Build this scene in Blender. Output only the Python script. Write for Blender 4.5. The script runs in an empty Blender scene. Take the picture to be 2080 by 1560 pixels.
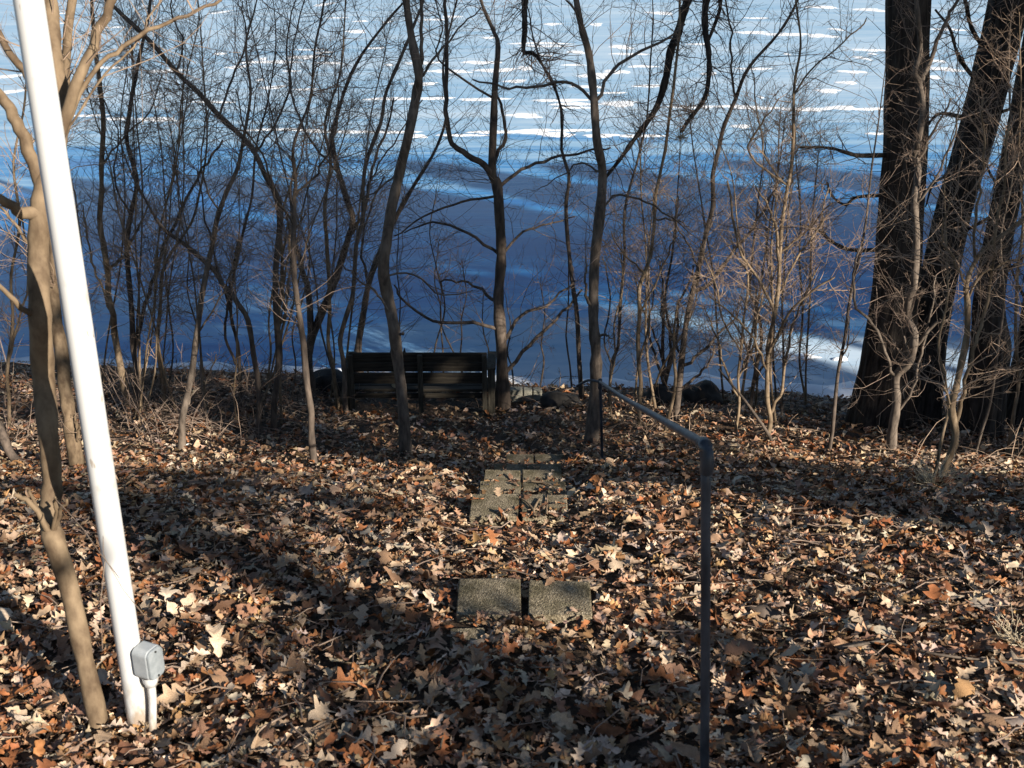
import bpy, bmesh, math, random
import numpy as np
from mathutils import Vector, Matrix, Quaternion

# ------------------------------------------------------------------ camera, sky, sun, exposure
C = bpy.context.scene
U = 1.35                                   # metres per drawing unit
CAM_H = 4.1 * U
PITCH = math.radians(21.5)
FPX, CX, CY = 2196.0, 1040.0, 780.0        # focal length and centre in photograph pixels
cam_d = bpy.data.cameras.new('camera')
cam = bpy.data.objects.new('camera', cam_d); C.collection.objects.link(cam)
cam.location = (0, 0, CAM_H)
cam.rotation_euler = (math.pi / 2 - PITCH, 0, 0)
cam_d.sensor_width = 36.0
cam_d.lens = 36.0 * FPX / 2080.0
cam_d.clip_end = 4000.0
cam_d.dof.use_dof = True
cam_d.dof.focus_distance = 8.5
cam_d.dof.aperture_fstop = 7.0
C.camera = cam

SUN_EL = math.radians(23.0)
SUN_AZ = math.radians(45.0)                # to the right of straight behind the camera
sun_dir = Vector((math.sin(SUN_AZ) * math.cos(SUN_EL), -math.cos(SUN_AZ) * math.cos(SUN_EL), math.sin(SUN_EL)))
world = bpy.data.worlds.new('World'); C.world = world; world.use_nodes = True
wn = world.node_tree.nodes; wl = world.node_tree.links
bg = wn.get('Background') or wn.new('ShaderNodeBackground')
sky = wn.new('ShaderNodeTexSky'); sky.sky_type = 'NISHITA'; sky.sun_disc = False
sky.sun_elevation = SUN_EL
sky.sun_rotation = math.pi - SUN_AZ
sky.altitude = 300; sky.air_density = 1.0; sky.dust_density = 0.4; sky.ozone_density = 1.6
wl.new(sky.outputs[0], bg.inputs[0]); bg.inputs[1].default_value = 0.05
sl = bpy.data.lights.new('sun', 'SUN'); sl.energy = 5.0; sl.angle = math.radians(0.5); sl.color = (1.0, 0.91, 0.79)
sun = bpy.data.objects.new('sun', sl); C.collection.objects.link(sun)
sun.rotation_euler = (-sun_dir).to_track_quat('-Z', 'Y').to_euler()
sun.location = sun_dir * 60
C.view_settings.view_transform = 'Standard'; C.view_settings.look = 'None'
C.view_settings.gamma = 1.0; C.view_settings.use_curve_mapping = False
C.view_settings.exposure = 1.2

# ------------------------------------------------------------------ helpers
col = C.collection
cP, sP = math.cos(PITCH), math.sin(PITCH)
def ray(px, py):
    u = (px - CX) / FPX; v = (CY - py) / FPX
    return Vector((u, cP + v * sP, -sP + v * cP))
def P(px, py, h):                          # point at forward distance h (drawing units)
    d = ray(px, py)
    return Vector((0, 0, CAM_H)) + d * (h * U / d.y)
def at_level(px, py, z):
    d = ray(px, py)
    return Vector((0, 0, CAM_H)) + d * ((z - CAM_H) / d.z)
PY = np.array([-60, -14, -5, 0, 1.5, 2.24, 2.92, 3.45, 4.07, 4.69, 5.28, 6.06, 7.13, 7.9, 8.67, 9.3, 9.9, 10.45, 11.2, 14.0, 30]) * U
PD = np.array([-4.0, 1.15, 1.5, 1.66, 1.74, 1.81, 1.90, 2.00, 2.14, 2.41, 2.65, 2.97, 3.36, 3.54, 3.68, 3.82, 3.96, 4.10, 4.30, 4.9, 7]) * U
def ground_z(x, y):
    x = np.asarray(x, float); y = np.asarray(y, float)
    t = np.clip((y / U - 6.0) / 4.0, 0, 1); t = t * t * (3 - 2 * t)
    yy = y + t * 0.11 * np.clip(x, -14, 14)
    z = 0
    for o, w in ((-0.24, .25), (0, .5), (0.24, .25)):
        z = z + w * np.interp(yy + o, PY, PD)
    z = CAM_H - z
    z = z + 0.20 * np.exp(-((x + 4.2) / 1.9) ** 2 - ((y - 12.3) / 1.2) ** 2)
    z = z - 0.17 * np.exp(-((x + 1.25) / 1.25) ** 4 - ((y - 12.05) / .62) ** 2) - 0.07 * np.exp(-((x - .06) / .42) ** 4) * np.clip((y - 4.3) / .5, 0, 1) * np.clip((10.2 - y) / .6, 0, 1)
    z = z + 0.022 * np.sin(2.3 * x + 0.7 * y) * np.sin(1.9 * y - 0.8 * x + 1) + 0.014 * np.sin(5.1 * x - 2 + y) * np.sin(4.3 * y + x)
    return z
def gz(x, y): return float(ground_z(x, y))
def G(px, py):
    d = ray(px, py); o = Vector((0, 0, CAM_H)); t = 1.5; dt = 0.04
    while t < 40:
        p = o + d * t
        if p.z < gz(p.x, p.y): break
        t += dt
    for _ in range(10):
        dt *= .5; p = o + d * t
        t += -dt if p.z < gz(p.x, p.y) else dt
    p = o + d * t
    return Vector((p.x, p.y, gz(p.x, p.y)))
def zcam(p):                               # depth along the lens axis
    return p.y * cP + (CAM_H - p.z) * sP
def wpx(w, p): return w * zcam(p) / FPX    # photograph pixels to metres at p

def fast_mesh(name, verts, faces_list, mats=(), tint=None, smooth=False):
    """verts (N,3); faces_list: list of int arrays (M,k)"""
    me = bpy.data.meshes.new(name)
    verts = np.ascontiguousarray(verts, dtype=np.float32)
    me.vertices.add(len(verts)); me.vertices.foreach_set('co', verts.ravel())
    faces_list = [np.asarray(f, dtype=np.int32) for f in faces_list if len(f)]
    loops = np.concatenate([f.ravel() for f in faces_list])
    tot = np.concatenate([np.full(len(f), f.shape[1], np.int32) for f in faces_list])
    start = np.concatenate([[0], np.cumsum(tot)[:-1]]).astype(np.int32)
    me.loops.add(len(loops)); me.loops.foreach_set('vertex_index', loops)
    me.polygons.add(len(tot)); me.polygons.foreach_set('loop_start', start); me.polygons.foreach_set('loop_total', tot)
    if smooth: me.polygons.foreach_set('use_smooth', np.ones(len(tot), bool))
    for m in mats: me.materials.append(m)
    if tint is not None:
        a = me.attributes.new('tint', 'FLOAT_COLOR', 'POINT')
        c = np.ones((len(verts), 4), np.float32); c[:, :3] = tint
        a.data.foreach_set('color', c.ravel())
    me.update(calc_edges=True); me.validate()
    return me
def link(name, me, parent=None):
    o = bpy.data.objects.new(name, me); col.objects.link(o)
    if parent is not None: o.parent = parent
    return o
def tag(o, label=None, cat=None, group=None, kind=None):
    if label: o['label'] = label
    if cat: o['category'] = cat
    if group: o['group'] = group
    if kind: o['kind'] = kind
    return o
def empty(name, loc, label, cat, group=None):
    o = bpy.data.objects.new(name, None); col.objects.link(o); o.location = loc; o.empty_display_size = .1
    return tag(o, label, cat, group)

class Acc:                                  # gathers tubes into one mesh
    def __init__(s, origin=(0, 0, 0)): s.v = []; s.q = []; s.t = []; s.n = 0; s.o = np.array(origin, float)
    def tube(s, pts, rad, sides=6, cap=True, ridge=None):
        pts = np.asarray(pts, float); rad = np.asarray(rad, float); m = len(pts)
        tan = np.empty_like(pts); tan[1:-1] = pts[2:] - pts[:-2]; tan[0] = pts[1] - pts[0]; tan[-1] = pts[-1] - pts[-2]
        tan /= (np.linalg.norm(tan, axis=1)[:, None] + 1e-12)
        ref = np.array([0.31, 0.87, 0.38]) if abs(tan[0] @ np.array([0.31, 0.87, 0.38])) < .9 else np.array([1.0, 0, 0])
        a = np.cross(tan, ref); a /= (np.linalg.norm(a, axis=1)[:, None] + 1e-12)
        b = np.cross(tan, a)
        th = np.arange(sides) * (2 * math.pi / sides)
        R = rad[:, None] * np.ones(sides)[None]
        if ridge is not None: R = R * ridge(np.arange(m), th)
        ring = pts[:, None, :] + R[:, :, None] * (np.cos(th)[None, :, None] * a[:, None, :] + np.sin(th)[None, :, None] * b[:, None, :])
        s.v.append(ring.reshape(-1, 3))
        i = np.arange(m - 1)[:, None] * sides; j = np.arange(sides)[None]; k = (j + 1) % sides
        s.q.append((np.stack([i + j, i + k, i + sides + k, i + sides + j], -1).reshape(-1, 4)) + s.n)
        n0 = s.n; s.n += m * sides
        if cap:
            s.v.append(np.array([pts[-1] + tan[-1] * rad[-1] * .4])); e = s.n; s.n += 1
            base = n0 + (m - 1) * sides; jj = np.arange(sides)
            s.t.append(np.stack([base + jj, base + (jj + 1) % sides, np.full(sides, e)], -1))
    def mesh(s, name, mat, smooth=True):
        return fast_mesh(name, np.concatenate(s.v) - s.o, [np.concatenate(s.q)] + ([np.concatenate(s.t)] if s.t else []), [mat], smooth=smooth)
    def build(s, name, mat, parent=None, smooth=True):
        if not s.v: return None
        return link(name, s.mesh(name, mat, smooth), parent)

def spline(pts, sub=4):
    p = [np.array(q, float) for q in pts]
    if len(p) < 3: sub = max(sub, 2)
    p = [2 * p[0] - p[1]] + p + [2 * p[-1] - p[-2]]
    out = []
    for i in range(1, len(p) - 2):
        a, b, c, d = p[i - 1:i + 3]
        for k in range(sub):
            t = k / sub
            out.append(.5 * (2 * b + (c - a) * t + (2 * a - 5 * b + 4 * c - d) * t * t + (3 * b - a - 3 * c + d) * t ** 3))
    out.append(p[-2]); return np.array(out)
def lerp_list(vals, n): return np.interp(np.linspace(0, 1, n), np.linspace(0, 1, len(vals)), vals)

def bm_obj(name, bm, mat, parent=None, smooth=False):
    me = bpy.data.meshes.new(name); bm.to_mesh(me); bm.free(); me.materials.append(mat)
    if smooth: me.polygons.foreach_set('use_smooth', [True] * len(me.polygons))
    return link(name, me, parent)
def box_bm(sx, sy, sz, bev=0.006, seg=2, centre=(0, 0, 0), rot=None, jit=0, rng=None, cuts=0):
    bm = bmesh.new(); bmesh.ops.create_cube(bm, size=1)
    bmesh.ops.scale(bm, vec=(sx, sy, sz), verts=bm.verts)
    if cuts: bmesh.ops.subdivide_edges(bm, edges=bm.edges[:], cuts=cuts, use_grid_fill=True)
    elif bev: bmesh.ops.bevel(bm, geom=bm.edges[:], offset=bev, segments=seg, affect='EDGES', profile=.6)
    if jit:
        for v in bm.verts: v.co += Vector((rng.uniform(-jit, jit), rng.uniform(-jit, jit), rng.uniform(-jit, jit)))
    if rot is not None: bmesh.ops.rotate(bm, cent=(0, 0, 0), matrix=rot, verts=bm.verts)
    bmesh.ops.translate(bm, vec=centre, verts=bm.verts)
    return bm

# ------------------------------------------------------------------ materials
def mat(name, rough=.7, spec=.3):
    m = bpy.data.materials.new(name); m.use_nodes = True
    n = m.node_tree.nodes; b = n['Principled BSDF']
    b.inputs['Roughness'].default_value = rough; b.inputs['Specular IOR Level'].default_value = spec
    return m, n, m.node_tree.links, b
def ramp(n, stops):
    r = n.new('ShaderNodeValToRGB'); e = r.color_ramp.elements
    while len(e) < len(stops): e.new(.5)
    for x, (p, c) in zip(e, stops): x.position = p; x.color = (*c, 1) if len(c) == 3 else c
    return r
def noise(n, l, scale, detail=4, rough=.55, vec=None, mscale=None, coord='Object'):
    t = n.new('ShaderNodeTexNoise'); t.inputs['Scale'].default_value = scale; t.inputs['Detail'].default_value = detail; t.inputs['Roughness'].default_value = rough
    tc = n.new('ShaderNodeTexCoord'); out = tc.outputs[coord]
    if mscale:
        mp = n.new('ShaderNodeMapping'); mp.inputs['Scale'].default_value = mscale; l.new(out, mp.inputs[0]); out = mp.outputs[0]
    l.new(out, t.inputs['Vector']); return t
def bump(n, l, b, src, strength, dist):
    bp = n.new('ShaderNodeBump'); bp.inputs['Strength'].default_value = strength; bp.inputs['Distance'].default_value = dist
    l.new(src, bp.inputs['Height']); l.new(bp.outputs[0], b.inputs['Normal'])
def two_tone(name, c0, c1, scale, rough=.8, spec=.2, bstr=.5, bdist=.004, mscale=None, detail=5, lo=.35, hi=.65):
    m, n, l, b = mat(name, rough, spec)
    t = noise(n, l, scale, detail, .6, mscale=mscale)
    r = ramp(n, [(lo, c0), (hi, c1)]); l.new(t.outputs['Fac'], r.inputs[0]); l.new(r.outputs[0], b.inputs['Base Color'])
    if bstr: bump(n, l, b, t.outputs['Fac'], bstr, bdist)
    return m
M_TAN = two_tone('bark_tan', (.10, .07, .043), (.25, .185, .12), 22, mscale=(1, 1, .35), bdist=.003)
M_BROWN = two_tone('bark_brown', (.075, .05, .03), (.20, .145, .09), 16, mscale=(1, 1, .5), bstr=.7, bdist=.004, detail=8)
M_GREY = two_tone('bark_grey', (.06, .047, .037), (.17, .135, .105), 24, mscale=(1, 1, .3), bdist=.004)
M_DARK = two_tone('bark_dark', (.045, .035, .028), (.13, .10, .078), 20, mscale=(1, 1, .25), bdist=.006)
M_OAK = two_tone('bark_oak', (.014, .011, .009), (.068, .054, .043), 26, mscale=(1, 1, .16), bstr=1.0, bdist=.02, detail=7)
M_TWIG = two_tone('twig_bark', (.14, .10, .08), (.29, .215, .16), 9, bstr=0)
M_TWIGD = two_tone('twig_bark_dark', (.11, .08, .066), (.25, .185, .14), 9, bstr=0)
M_TWIGT = two_tone('twig_bark_tan', (.22, .15, .105), (.38, .28, .2), 9, bstr=0)
M_CUT = two_tone('cut_wood', (.42, .33, .22), (.58, .47, .33), 60)
M_PAINT = two_tone('white_paint', (.37, .355, .32), (.50, .50, .488), 7, rough=.32, spec=.5, bstr=.04, bdist=.001, lo=.25, hi=.42)
def dirty_paint():
    n = M_PAINT.node_tree.nodes; l = M_PAINT.node_tree.links; b = n['Principled BSDF']
    src = b.inputs['Base Color'].links[0].from_socket
    tc = n.new('ShaderNodeTexCoord'); sp = n.new('ShaderNodeSeparateXYZ'); l.new(tc.outputs['Object'], sp.inputs[0])
    mr = n.new('ShaderNodeMapRange'); mr.inputs[1].default_value = .0; mr.inputs[2].default_value = .45; mr.inputs[3].default_value = .30; mr.inputs[4].default_value = .0; l.new(sp.outputs[2], mr.inputs[0])
    t = noise(n, l, 14, 6, .65, mscale=(1, 1, .4)); t2 = noise(n, l, 60, 3, .5, mscale=(1, 1, .25))
    ad = n.new('ShaderNodeMath'); ad.operation = 'ADD'; l.new(t.outputs['Fac'], ad.inputs[0]); l.new(mr.outputs[0], ad.inputs[1])
    r = ramp(n, [(.62, (0, 0, 0)), (.80, (.75, .75, .75))]); l.new(ad.outputs[0], r.inputs[0])
    r2 = ramp(n, [(.70, (0, 0, 0)), (.74, (.6, .6, .6))]); l.new(t2.outputs['Fac'], r2.inputs[0])
    mx = n.new('ShaderNodeMath'); mx.operation = 'MAXIMUM'; l.new(r.outputs[0], mx.inputs[0]); l.new(r2.outputs[0], mx.inputs[1])
    m = n.new('ShaderNodeMixRGB'); l.new(mx.outputs[0], m.inputs[0]); l.new(src, m.inputs[1]); m.inputs[2].default_value = (.22, .15, .085, 1); l.new(m.outputs[0], b.inputs['Base Color'])
dirty_paint()
M_BOXG = two_tone('grey_plastic', (.27, .29, .30), (.33, .35, .36), 30, rough=.45, spec=.4, bstr=.03, bdist=.001)
M_COVER = two_tone('shaded_grey_cover', (.17, .19, .20), (.24, .26, .27), 40, rough=.5, spec=.4, bstr=.03, bdist=.001)  # darker than the body: the cover's shade is put into its colour
M_BLACK = two_tone('black_rubber', (.012, .012, .012), (.03, .03, .03), 20)
M_PIPE = two_tone('painted_pipe', (.010, .015, .023), (.055, .066, .082), 18, rough=.45, spec=.5, bstr=.25, bdist=.002, mscale=(1, 1, .35))
M_BENCH = two_tone('weathered_plank', (.012, .010, .008), (.05, .042, .031), 12, mscale=(.25, 2, 4), bstr=.5, bdist=.003)
M_POSTW = two_tone('weathered_post', (.028, .025, .019), (.085, .074, .055), 14, mscale=(2, 2, .3), bstr=.4, bdist=.003)
M_BOULDER = two_tone('boulder_stone', (.016, .015, .014), (.06, .053, .046), 5, bstr=.8, bdist=.02)
M_STONE = two_tone('shore_stone', (.12, .11, .10), (.34, .31, .27), 6, bstr=.4, bdist=.01)
M_CORD = two_tone('white_cord', (.7, .68, .62), (.82, .8, .75), 30, bstr=0)
M_WALL = two_tone('wall_concrete', (.16, .155, .125), (.30, .285, .23), 9, bstr=.4, bdist=.004)
M_STRAW = two_tone('dry_straw', (.40, .33, .22), (.58, .50, .36), 20, bstr=0)
# concrete with pitted aggregate
def concrete():
    m, n, l, b = mat('pitted_concrete', .9, .15)
    v = n.new('ShaderNodeTexVoronoi'); v.inputs['Scale'].default_value = 150
    tc = n.new('ShaderNodeTexCoord'); l.new(tc.outputs['Object'], v.inputs['Vector'])
    r = ramp(n, [(0.0, (.075, .06, .04)), (.45, (.19, .155, .105)), (1, (.36, .305, .215))]); l.new(v.outputs['Color'], r.inputs[0])
    t = noise(n, l, 9, 5); r2 = ramp(n, [(.36, (.45, .46, .40)), (.6, (1, 1, 1))]); l.new(t.outputs['Fac'], r2.inputs[0])
    mx = n.new('ShaderNodeMixRGB'); mx.blend_type = 'MULTIPLY'; mx.inputs[0].default_value = 1
    l.new(r.outputs[0], mx.inputs[1]); l.new(r2.outputs[0], mx.inputs[2]); l.new(mx.outputs[0], b.inputs['Base Color'])
    bump(n, l, b, v.outputs['Distance'], .9, .004)
    return m
M_CONC = concrete()
def leaf_mat():
    m, n, l, b = mat('dry_leaf', .62, .22)
    a = n.new('ShaderNodeAttribute'); a.attribute_name = 'tint'
    t = noise(n, l, 38, 3); r = ramp(n, [(.3, (.62, .58, .55)), (.7, (1.08, 1.05, 1.0))]); l.new(t.outputs['Fac'], r.inputs[0])
    mx = n.new('ShaderNodeMixRGB'); mx.blend_type = 'MULTIPLY'; mx.inputs[0].default_value = 1
    l.new(a.outputs['Color'], mx.inputs[1]); l.new(r.outputs[0], mx.inputs[2]); l.new(mx.outputs[0], b.inputs['Base Color'])
    bump(n, l, b, t.outputs['Fac'], .4, .004)
    return m
M_LEAF = leaf_mat()
M_GROUND = two_tone('leaf_mould', (.025, .018, .012), (.10, .065, .04), 34, bstr=1.0, bdist=.03, detail=8)
M_NEEDLE = two_tone('pine_needles', (.02, .035, .018), (.05, .075, .035), 4, bstr=0)
M_SNOW = two_tone('snow', (.74, .78, .83), (.86, .88, .90), 3, rough=.6, bstr=.4, bdist=.03)

def ice_mat():
    m, n, l, b = mat('lake_ice', .28, .22)
    tc = n.new('ShaderNodeTexCoord')
    def nz(scale, ms, detail=5, dist=0.0):
        mp = n.new('ShaderNodeMapping'); mp.inputs['Scale'].default_value = ms; l.new(tc.outputs['Object'], mp.inputs[0])
        t = n.new('ShaderNodeTexNoise'); t.inputs['Scale'].default_value = scale; t.inputs['Detail'].default_value = detail; t.inputs['Roughness'].default_value = .55; t.inputs['Distortion'].default_value = dist
        l.new(mp.outputs[0], t.inputs['Vector']); return t.outputs['Fac']
    def mth(op, a, bb, clamp=False):
        x = n.new('ShaderNodeMath'); x.operation = op; x.use_clamp = clamp
        for k, v in ((0, a), (1, bb)):
            if isinstance(v, (int, float)): x.inputs[k].default_value = v
            else: l.new(v, x.inputs[k])
        return x.outputs[0]
    def mrange(v, a, b2, c, d):
        x = n.new('ShaderNodeMapRange'); x.interpolation_type = 'SMOOTHSTEP'
        for k, q in zip(range(1, 5), (a, b2, c, d)): x.inputs[k].default_value = q
        l.new(v, x.inputs[0]); return x.outputs[0]
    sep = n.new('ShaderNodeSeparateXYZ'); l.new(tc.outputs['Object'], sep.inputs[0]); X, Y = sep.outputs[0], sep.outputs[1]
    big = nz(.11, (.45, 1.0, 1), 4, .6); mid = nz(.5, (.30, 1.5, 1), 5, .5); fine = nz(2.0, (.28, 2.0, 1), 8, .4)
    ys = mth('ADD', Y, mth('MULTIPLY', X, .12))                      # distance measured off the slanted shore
    edge = mrange(ys, 14.5, 20, .75, 0.0)                          # pale ice along the shore, right side lightened to paint its sunlight
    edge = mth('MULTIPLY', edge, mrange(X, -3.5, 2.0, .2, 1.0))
    far = mrange(ys, 24.0, 44.0, 0.0, .45); amp = mrange(ys, 26.0, 48.0, 1.0, .42)                           # frost further out; also paints the shaded band and sunlit ice beyond
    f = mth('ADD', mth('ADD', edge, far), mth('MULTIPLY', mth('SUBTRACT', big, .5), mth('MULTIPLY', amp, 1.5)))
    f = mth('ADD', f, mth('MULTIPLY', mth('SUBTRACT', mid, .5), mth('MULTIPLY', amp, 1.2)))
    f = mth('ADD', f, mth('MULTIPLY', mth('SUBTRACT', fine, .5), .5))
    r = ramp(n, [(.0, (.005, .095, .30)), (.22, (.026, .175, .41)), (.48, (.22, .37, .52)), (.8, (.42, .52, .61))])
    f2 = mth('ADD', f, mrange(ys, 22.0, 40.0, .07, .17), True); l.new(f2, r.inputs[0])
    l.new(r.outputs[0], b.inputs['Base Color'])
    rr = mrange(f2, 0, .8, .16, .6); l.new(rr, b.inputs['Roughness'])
    bp = n.new('ShaderNodeBump'); bp.inputs['Strength'].default_value = .08; bp.inputs['Distance'].default_value = .05
    l.new(mth('ADD', mid, mth('MULTIPLY', fine, .3)), bp.inputs['Height']); l.new(bp.outputs[0], b.inputs['Normal'])
    b.inputs['IOR'].default_value = 1.31
    return m
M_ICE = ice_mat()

# ------------------------------------------------------------------ ground, ice, snow
xs = np.concatenate([np.linspace(-70, -9, 40)[:-1], np.linspace(-9, 9, 131), np.linspace(9, 70, 40)[1:]])
ys_ = np.concatenate([np.linspace(-80, 1, 60)[:-1], np.linspace(1, 15.5, 121), np.linspace(15.5, 30, 16)[1:]])
gx, gy = np.meshgrid(xs, ys_)
gzv = ground_z(gx, gy)
nx, ny = len(xs), len(ys_)
idx = np.arange(nx * ny).reshape(ny, nx)
quads = np.stack([idx[:-1, :-1], idx[:-1, 1:], idx[1:, 1:], idx[1:, :-1]], -1).reshape(-1, 4)
ground = link('ground', fast_mesh('ground', np.stack([gx, gy, gzv], -1).reshape(-1, 3), [quads], [M_GROUND], smooth=True))
tag(ground, kind='structure')
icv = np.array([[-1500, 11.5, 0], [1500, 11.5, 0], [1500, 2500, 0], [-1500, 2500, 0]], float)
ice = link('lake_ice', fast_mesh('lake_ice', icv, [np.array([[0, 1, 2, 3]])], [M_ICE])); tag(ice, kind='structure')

rng = random.Random(11)
def patch_mesh(seed):
    r = random.Random(seed); n = 26; v = [(0, 0, 1.0)]; ph = [r.uniform(0, 6.28) for _ in range(5)]
    for ring, (rad, h) in enumerate(((.55, .85), (.85, .45), (1.0, 0.0))):
        for i in range(n):
            t = 6.2832 * i / n
            k = 1 + .22 * math.sin(2 * t + ph[0]) + .16 * math.sin(3 * t + ph[1]) + .13 * math.sin(5 * t + ph[2]) + .10 * math.sin(8 * t + ph[3]) + .08 * math.sin(11 * t + ph[4])
            v.append((math.cos(t) * rad * k, math.sin(t) * rad * k, h))
    f3 = [(0, 1 + i, 1 + (i + 1) % n) for i in range(n)]; f4 = []
    for ring in range(2):
        a = 1 + ring * n
        f4 += [(a + i, a + n + i, a + n + (i + 1) % n, a + (i + 1) % n) for i in range(n)]
    return fast_mesh('snow_patch', np.array(v), [np.array(f3), np.array(f4)], [M_SNOW], smooth=True)
patches = [patch_mesh(s) for s in range(9)]
def snow_patch(x0, x1, y, th, tilt=0.0):
    a = at_level(x0, y, 0); b = at_level(x1, y, 0); lo = at_level((x0 + x1) / 2, y + th / 2, 0); hi = at_level((x0 + x1) / 2, y - th / 2, 0)
    o = link('snow_patch', rng.choice(patches), ice)
    o.location = ((a.x + b.x) / 2, (lo.y + hi.y) / 2, .003)
    o.scale = ((b.x - a.x) / 2, max(.05, (hi.y - lo.y) / 2), .03 + .02 * rng.random())
    o.rotation_euler = (0, 0, tilt)
streaks = [(764, 940, 199, 8), (930, 1032, 202, 7), (690, 850, 270, 6), (830, 972, 275, 6), (986, 1180, 271, 8), (1120, 1348, 275, 9), (1040, 1210, 264, 6),
  (1080, 1200, 204, 5), (1140, 1300, 210, 9), (1128, 1200, 219, 5), (1370, 1560, 216, 7), (1500, 1690, 221, 8), (1670, 1810, 221, 7), (1026, 1102, 235, 9),
  (942, 1012, 127, 9), (972, 1042, 143, 10), (1053, 1078, 139, 10), (1020, 1072, 165, 7), (1171, 1248, 154, 9), (1230, 1275, 146, 9), (1280, 1328, 135, 6),
  (1282, 1348, 175, 6), (1046, 1146, 88, 6), (1060, 1160, 94, 4), (1151, 1190, 106, 6), (1087, 1118, 113, 7), (1238, 1284, 96, 9), (1242, 1312, 110, 6),
  (1322, 1362, 27, 9), (1195, 1226, 50, 5), (980, 1002, 77, 6), (744, 780, 98, 5), (860, 960, 145, 7), (1481, 1528, 257, 9), (1491, 1560, 66, 8), (1550, 1636, 70, 7),
  (1646, 1693, 73, 9), (1501, 1562, 140, 7), (1656, 1706, 185, 9), (1693, 1745, 168, 6), (1706, 1755, 146, 7), (1735, 1764, 118, 7), (1737, 1796, 102, 6),
  (1590, 1606, 110, 4), (1540, 1550, 198, 5), (1515, 1556, 37, 5), (1885, 1916, 124, 7), (1888, 1950, 141, 8), (140, 214, 235, 6), (215, 366, 242, 7),
  (512, 640, 264, 5), (620, 700, 268, 5), (0, 40, 155, 8), (0, 50, 186, 9), (303, 376, 144, 7), (458, 506, 136, 7), (500, 600, 126, 7), (580, 664, 116, 7), (636, 674, 107, 5),
  (643, 674, 9, 8), (440, 456, 25, 8), (532, 574, 178, 7), (1730, 1800, 20, 6), (1890, 1960, 60, 6), (1640, 1700, 15, 6), (1590, 1660, 728, 6), (1618, 1650, 725, 8),
  (1575, 1600, 719, 5), (1690, 1725, 731, 5), (980, 1075, 268, 4), (1760, 1800, 272, 5), (1200, 1270, 189, 4), (390, 470, 208, 5), (820, 900, 128, 5), (700, 745, 64, 6), (860, 905, 40, 6), (1420, 1460, 150, 5), (1400, 1440, 90, 5)]
for (x0, x1, y, th) in streaks:
    n = max(1, int((x1 - x0) / 70)); w = (x1 - x0) / n
    for k in range(n):
        snow_patch(x0 + k * w - rng.uniform(0, .35) * w * (n > 1), x0 + (k + 1) * w - rng.uniform(-.1, .45) * w * (n > 1), y + rng.uniform(-2.0, 2.0) * (n > 1), th * rng.uniform(.65, 1.1), tilt=rng.uniform(-.06, .06))
for _ in range(45):
    y = rng.uniform(-40, 190); x = rng.uniform(-150, 2230); w = rng.uniform(8, 46) * (1 + y / 260)
    snow_patch(x, x + w, y, rng.uniform(2.5, 6), rng.uniform(-.1, .1))
# snow lying along the foot of the bank
def shore_snow():
    v = []; f = []; n = 220; xsn = np.linspace(-12, 14, n)
    for i, x in enumerate(xsn):
        lo, hi = 11.5, 16.5
        for _ in range(24):
            m_ = (lo + hi) / 2
            if gz(x, m_) > 0.0: lo = m_
            else: hi = m_
        w = .10 + .10 * abs(math.sin(1.7 * x)) + .06 * math.sin(5.3 * x) + (.42 if x > 2.2 else 0.05) * (.7 + .3 * math.sin(2.9 * x))
        w = max(.05, w)
        for k, (dy, z) in enumerate(((-.25, -.03), (.05, .05), (w * .6, .06), (w, .004))): v.append((x, lo + dy, z + .012 * math.sin(9 * x + k)))
    for i in range(n - 1):
        for k in range(3): f.append((i * 4 + k, (i + 1) * 4 + k, (i + 1) * 4 + k + 1, i * 4 + k + 1))
    o = link('shore_snow', fast_mesh('shore_snow', np.array(v), [np.array(f)], [M_SNOW], smooth=True)); tag(o, kind='structure')
shore_snow()

# ------------------------------------------------------------------ concrete block steps
class Blocks: rects = []
def block(parent, x0, x1, y0, y1, drop, lift=0, tilt=(0, 0), depth=None, seed=0):
    z = CAM_H - drop * U + lift
    a = at_level((x0), (y0 + y1) / 2, z); b = at_level(x1, (y0 + y1) / 2, z)
    near = at_level((x0 + x1) / 2, y1, z); farp = at_level((x0 + x1) / 2, y0, z)
    w = (b - a).length; d = depth or (farp - near).length; hgt = .19
    r = random.Random(seed)
    bm = box_bm(w, d, hgt, bev=.007, seg=2)
    for v in bm.verts: v.co += Vector((r.uniform(-.0025, .0025), r.uniform(-.0025, .0025), r.uniform(-.0015, .0015)))
    o = bm_obj('concrete_block', bm, M_CONC, parent)
    c = Vector(((a.x + b.x) / 2, farp.y - d / 2, z - hgt / 2))
    o.location = c - parent.location; o.rotation_euler = (tilt[0], tilt[1], r.uniform(-.03, .03))
    Blocks.rects.append((c.x, c.y, w / 2, d / 2, z))
    return o
steps_info = [  # label, drop, blocks
  ('concrete block step nearest the camera, two clean blocks with a dark gap', 1.845, [(930, 1058, 1174, 1249), (1074, 1201, 1180, 1247)], .0),
  ('second block step down, its right block cracked in two with twigs lying on it', 2.10, [(957, 1053, 1003, 1048), (1060, 1110, 1004, 1050), (1113, 1152, 1004, 1051)], 0),
  ('third block step down, half hidden behind the cracked block step', 2.37, [(974, 1057, 977, 1003), (1063, 1149, 977, 1004)], .20),
  ('fourth block step down, lying wholly in shadow', 2.60, [(984, 1056, 954, 976), (1061, 1141, 954, 976)], .22),
  ('fifth block step down, a narrow sunlit strip strewn with leaves', 2.91, [(1003, 1070, 942, 955), (1073, 1140, 942, 955)], .24),
  ('lowest block step at the foot of the flight, dark and leaf covered', 3.31, [(1028, 1083, 922, 938), (1086, 1145, 922, 938)], .26)]
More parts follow.
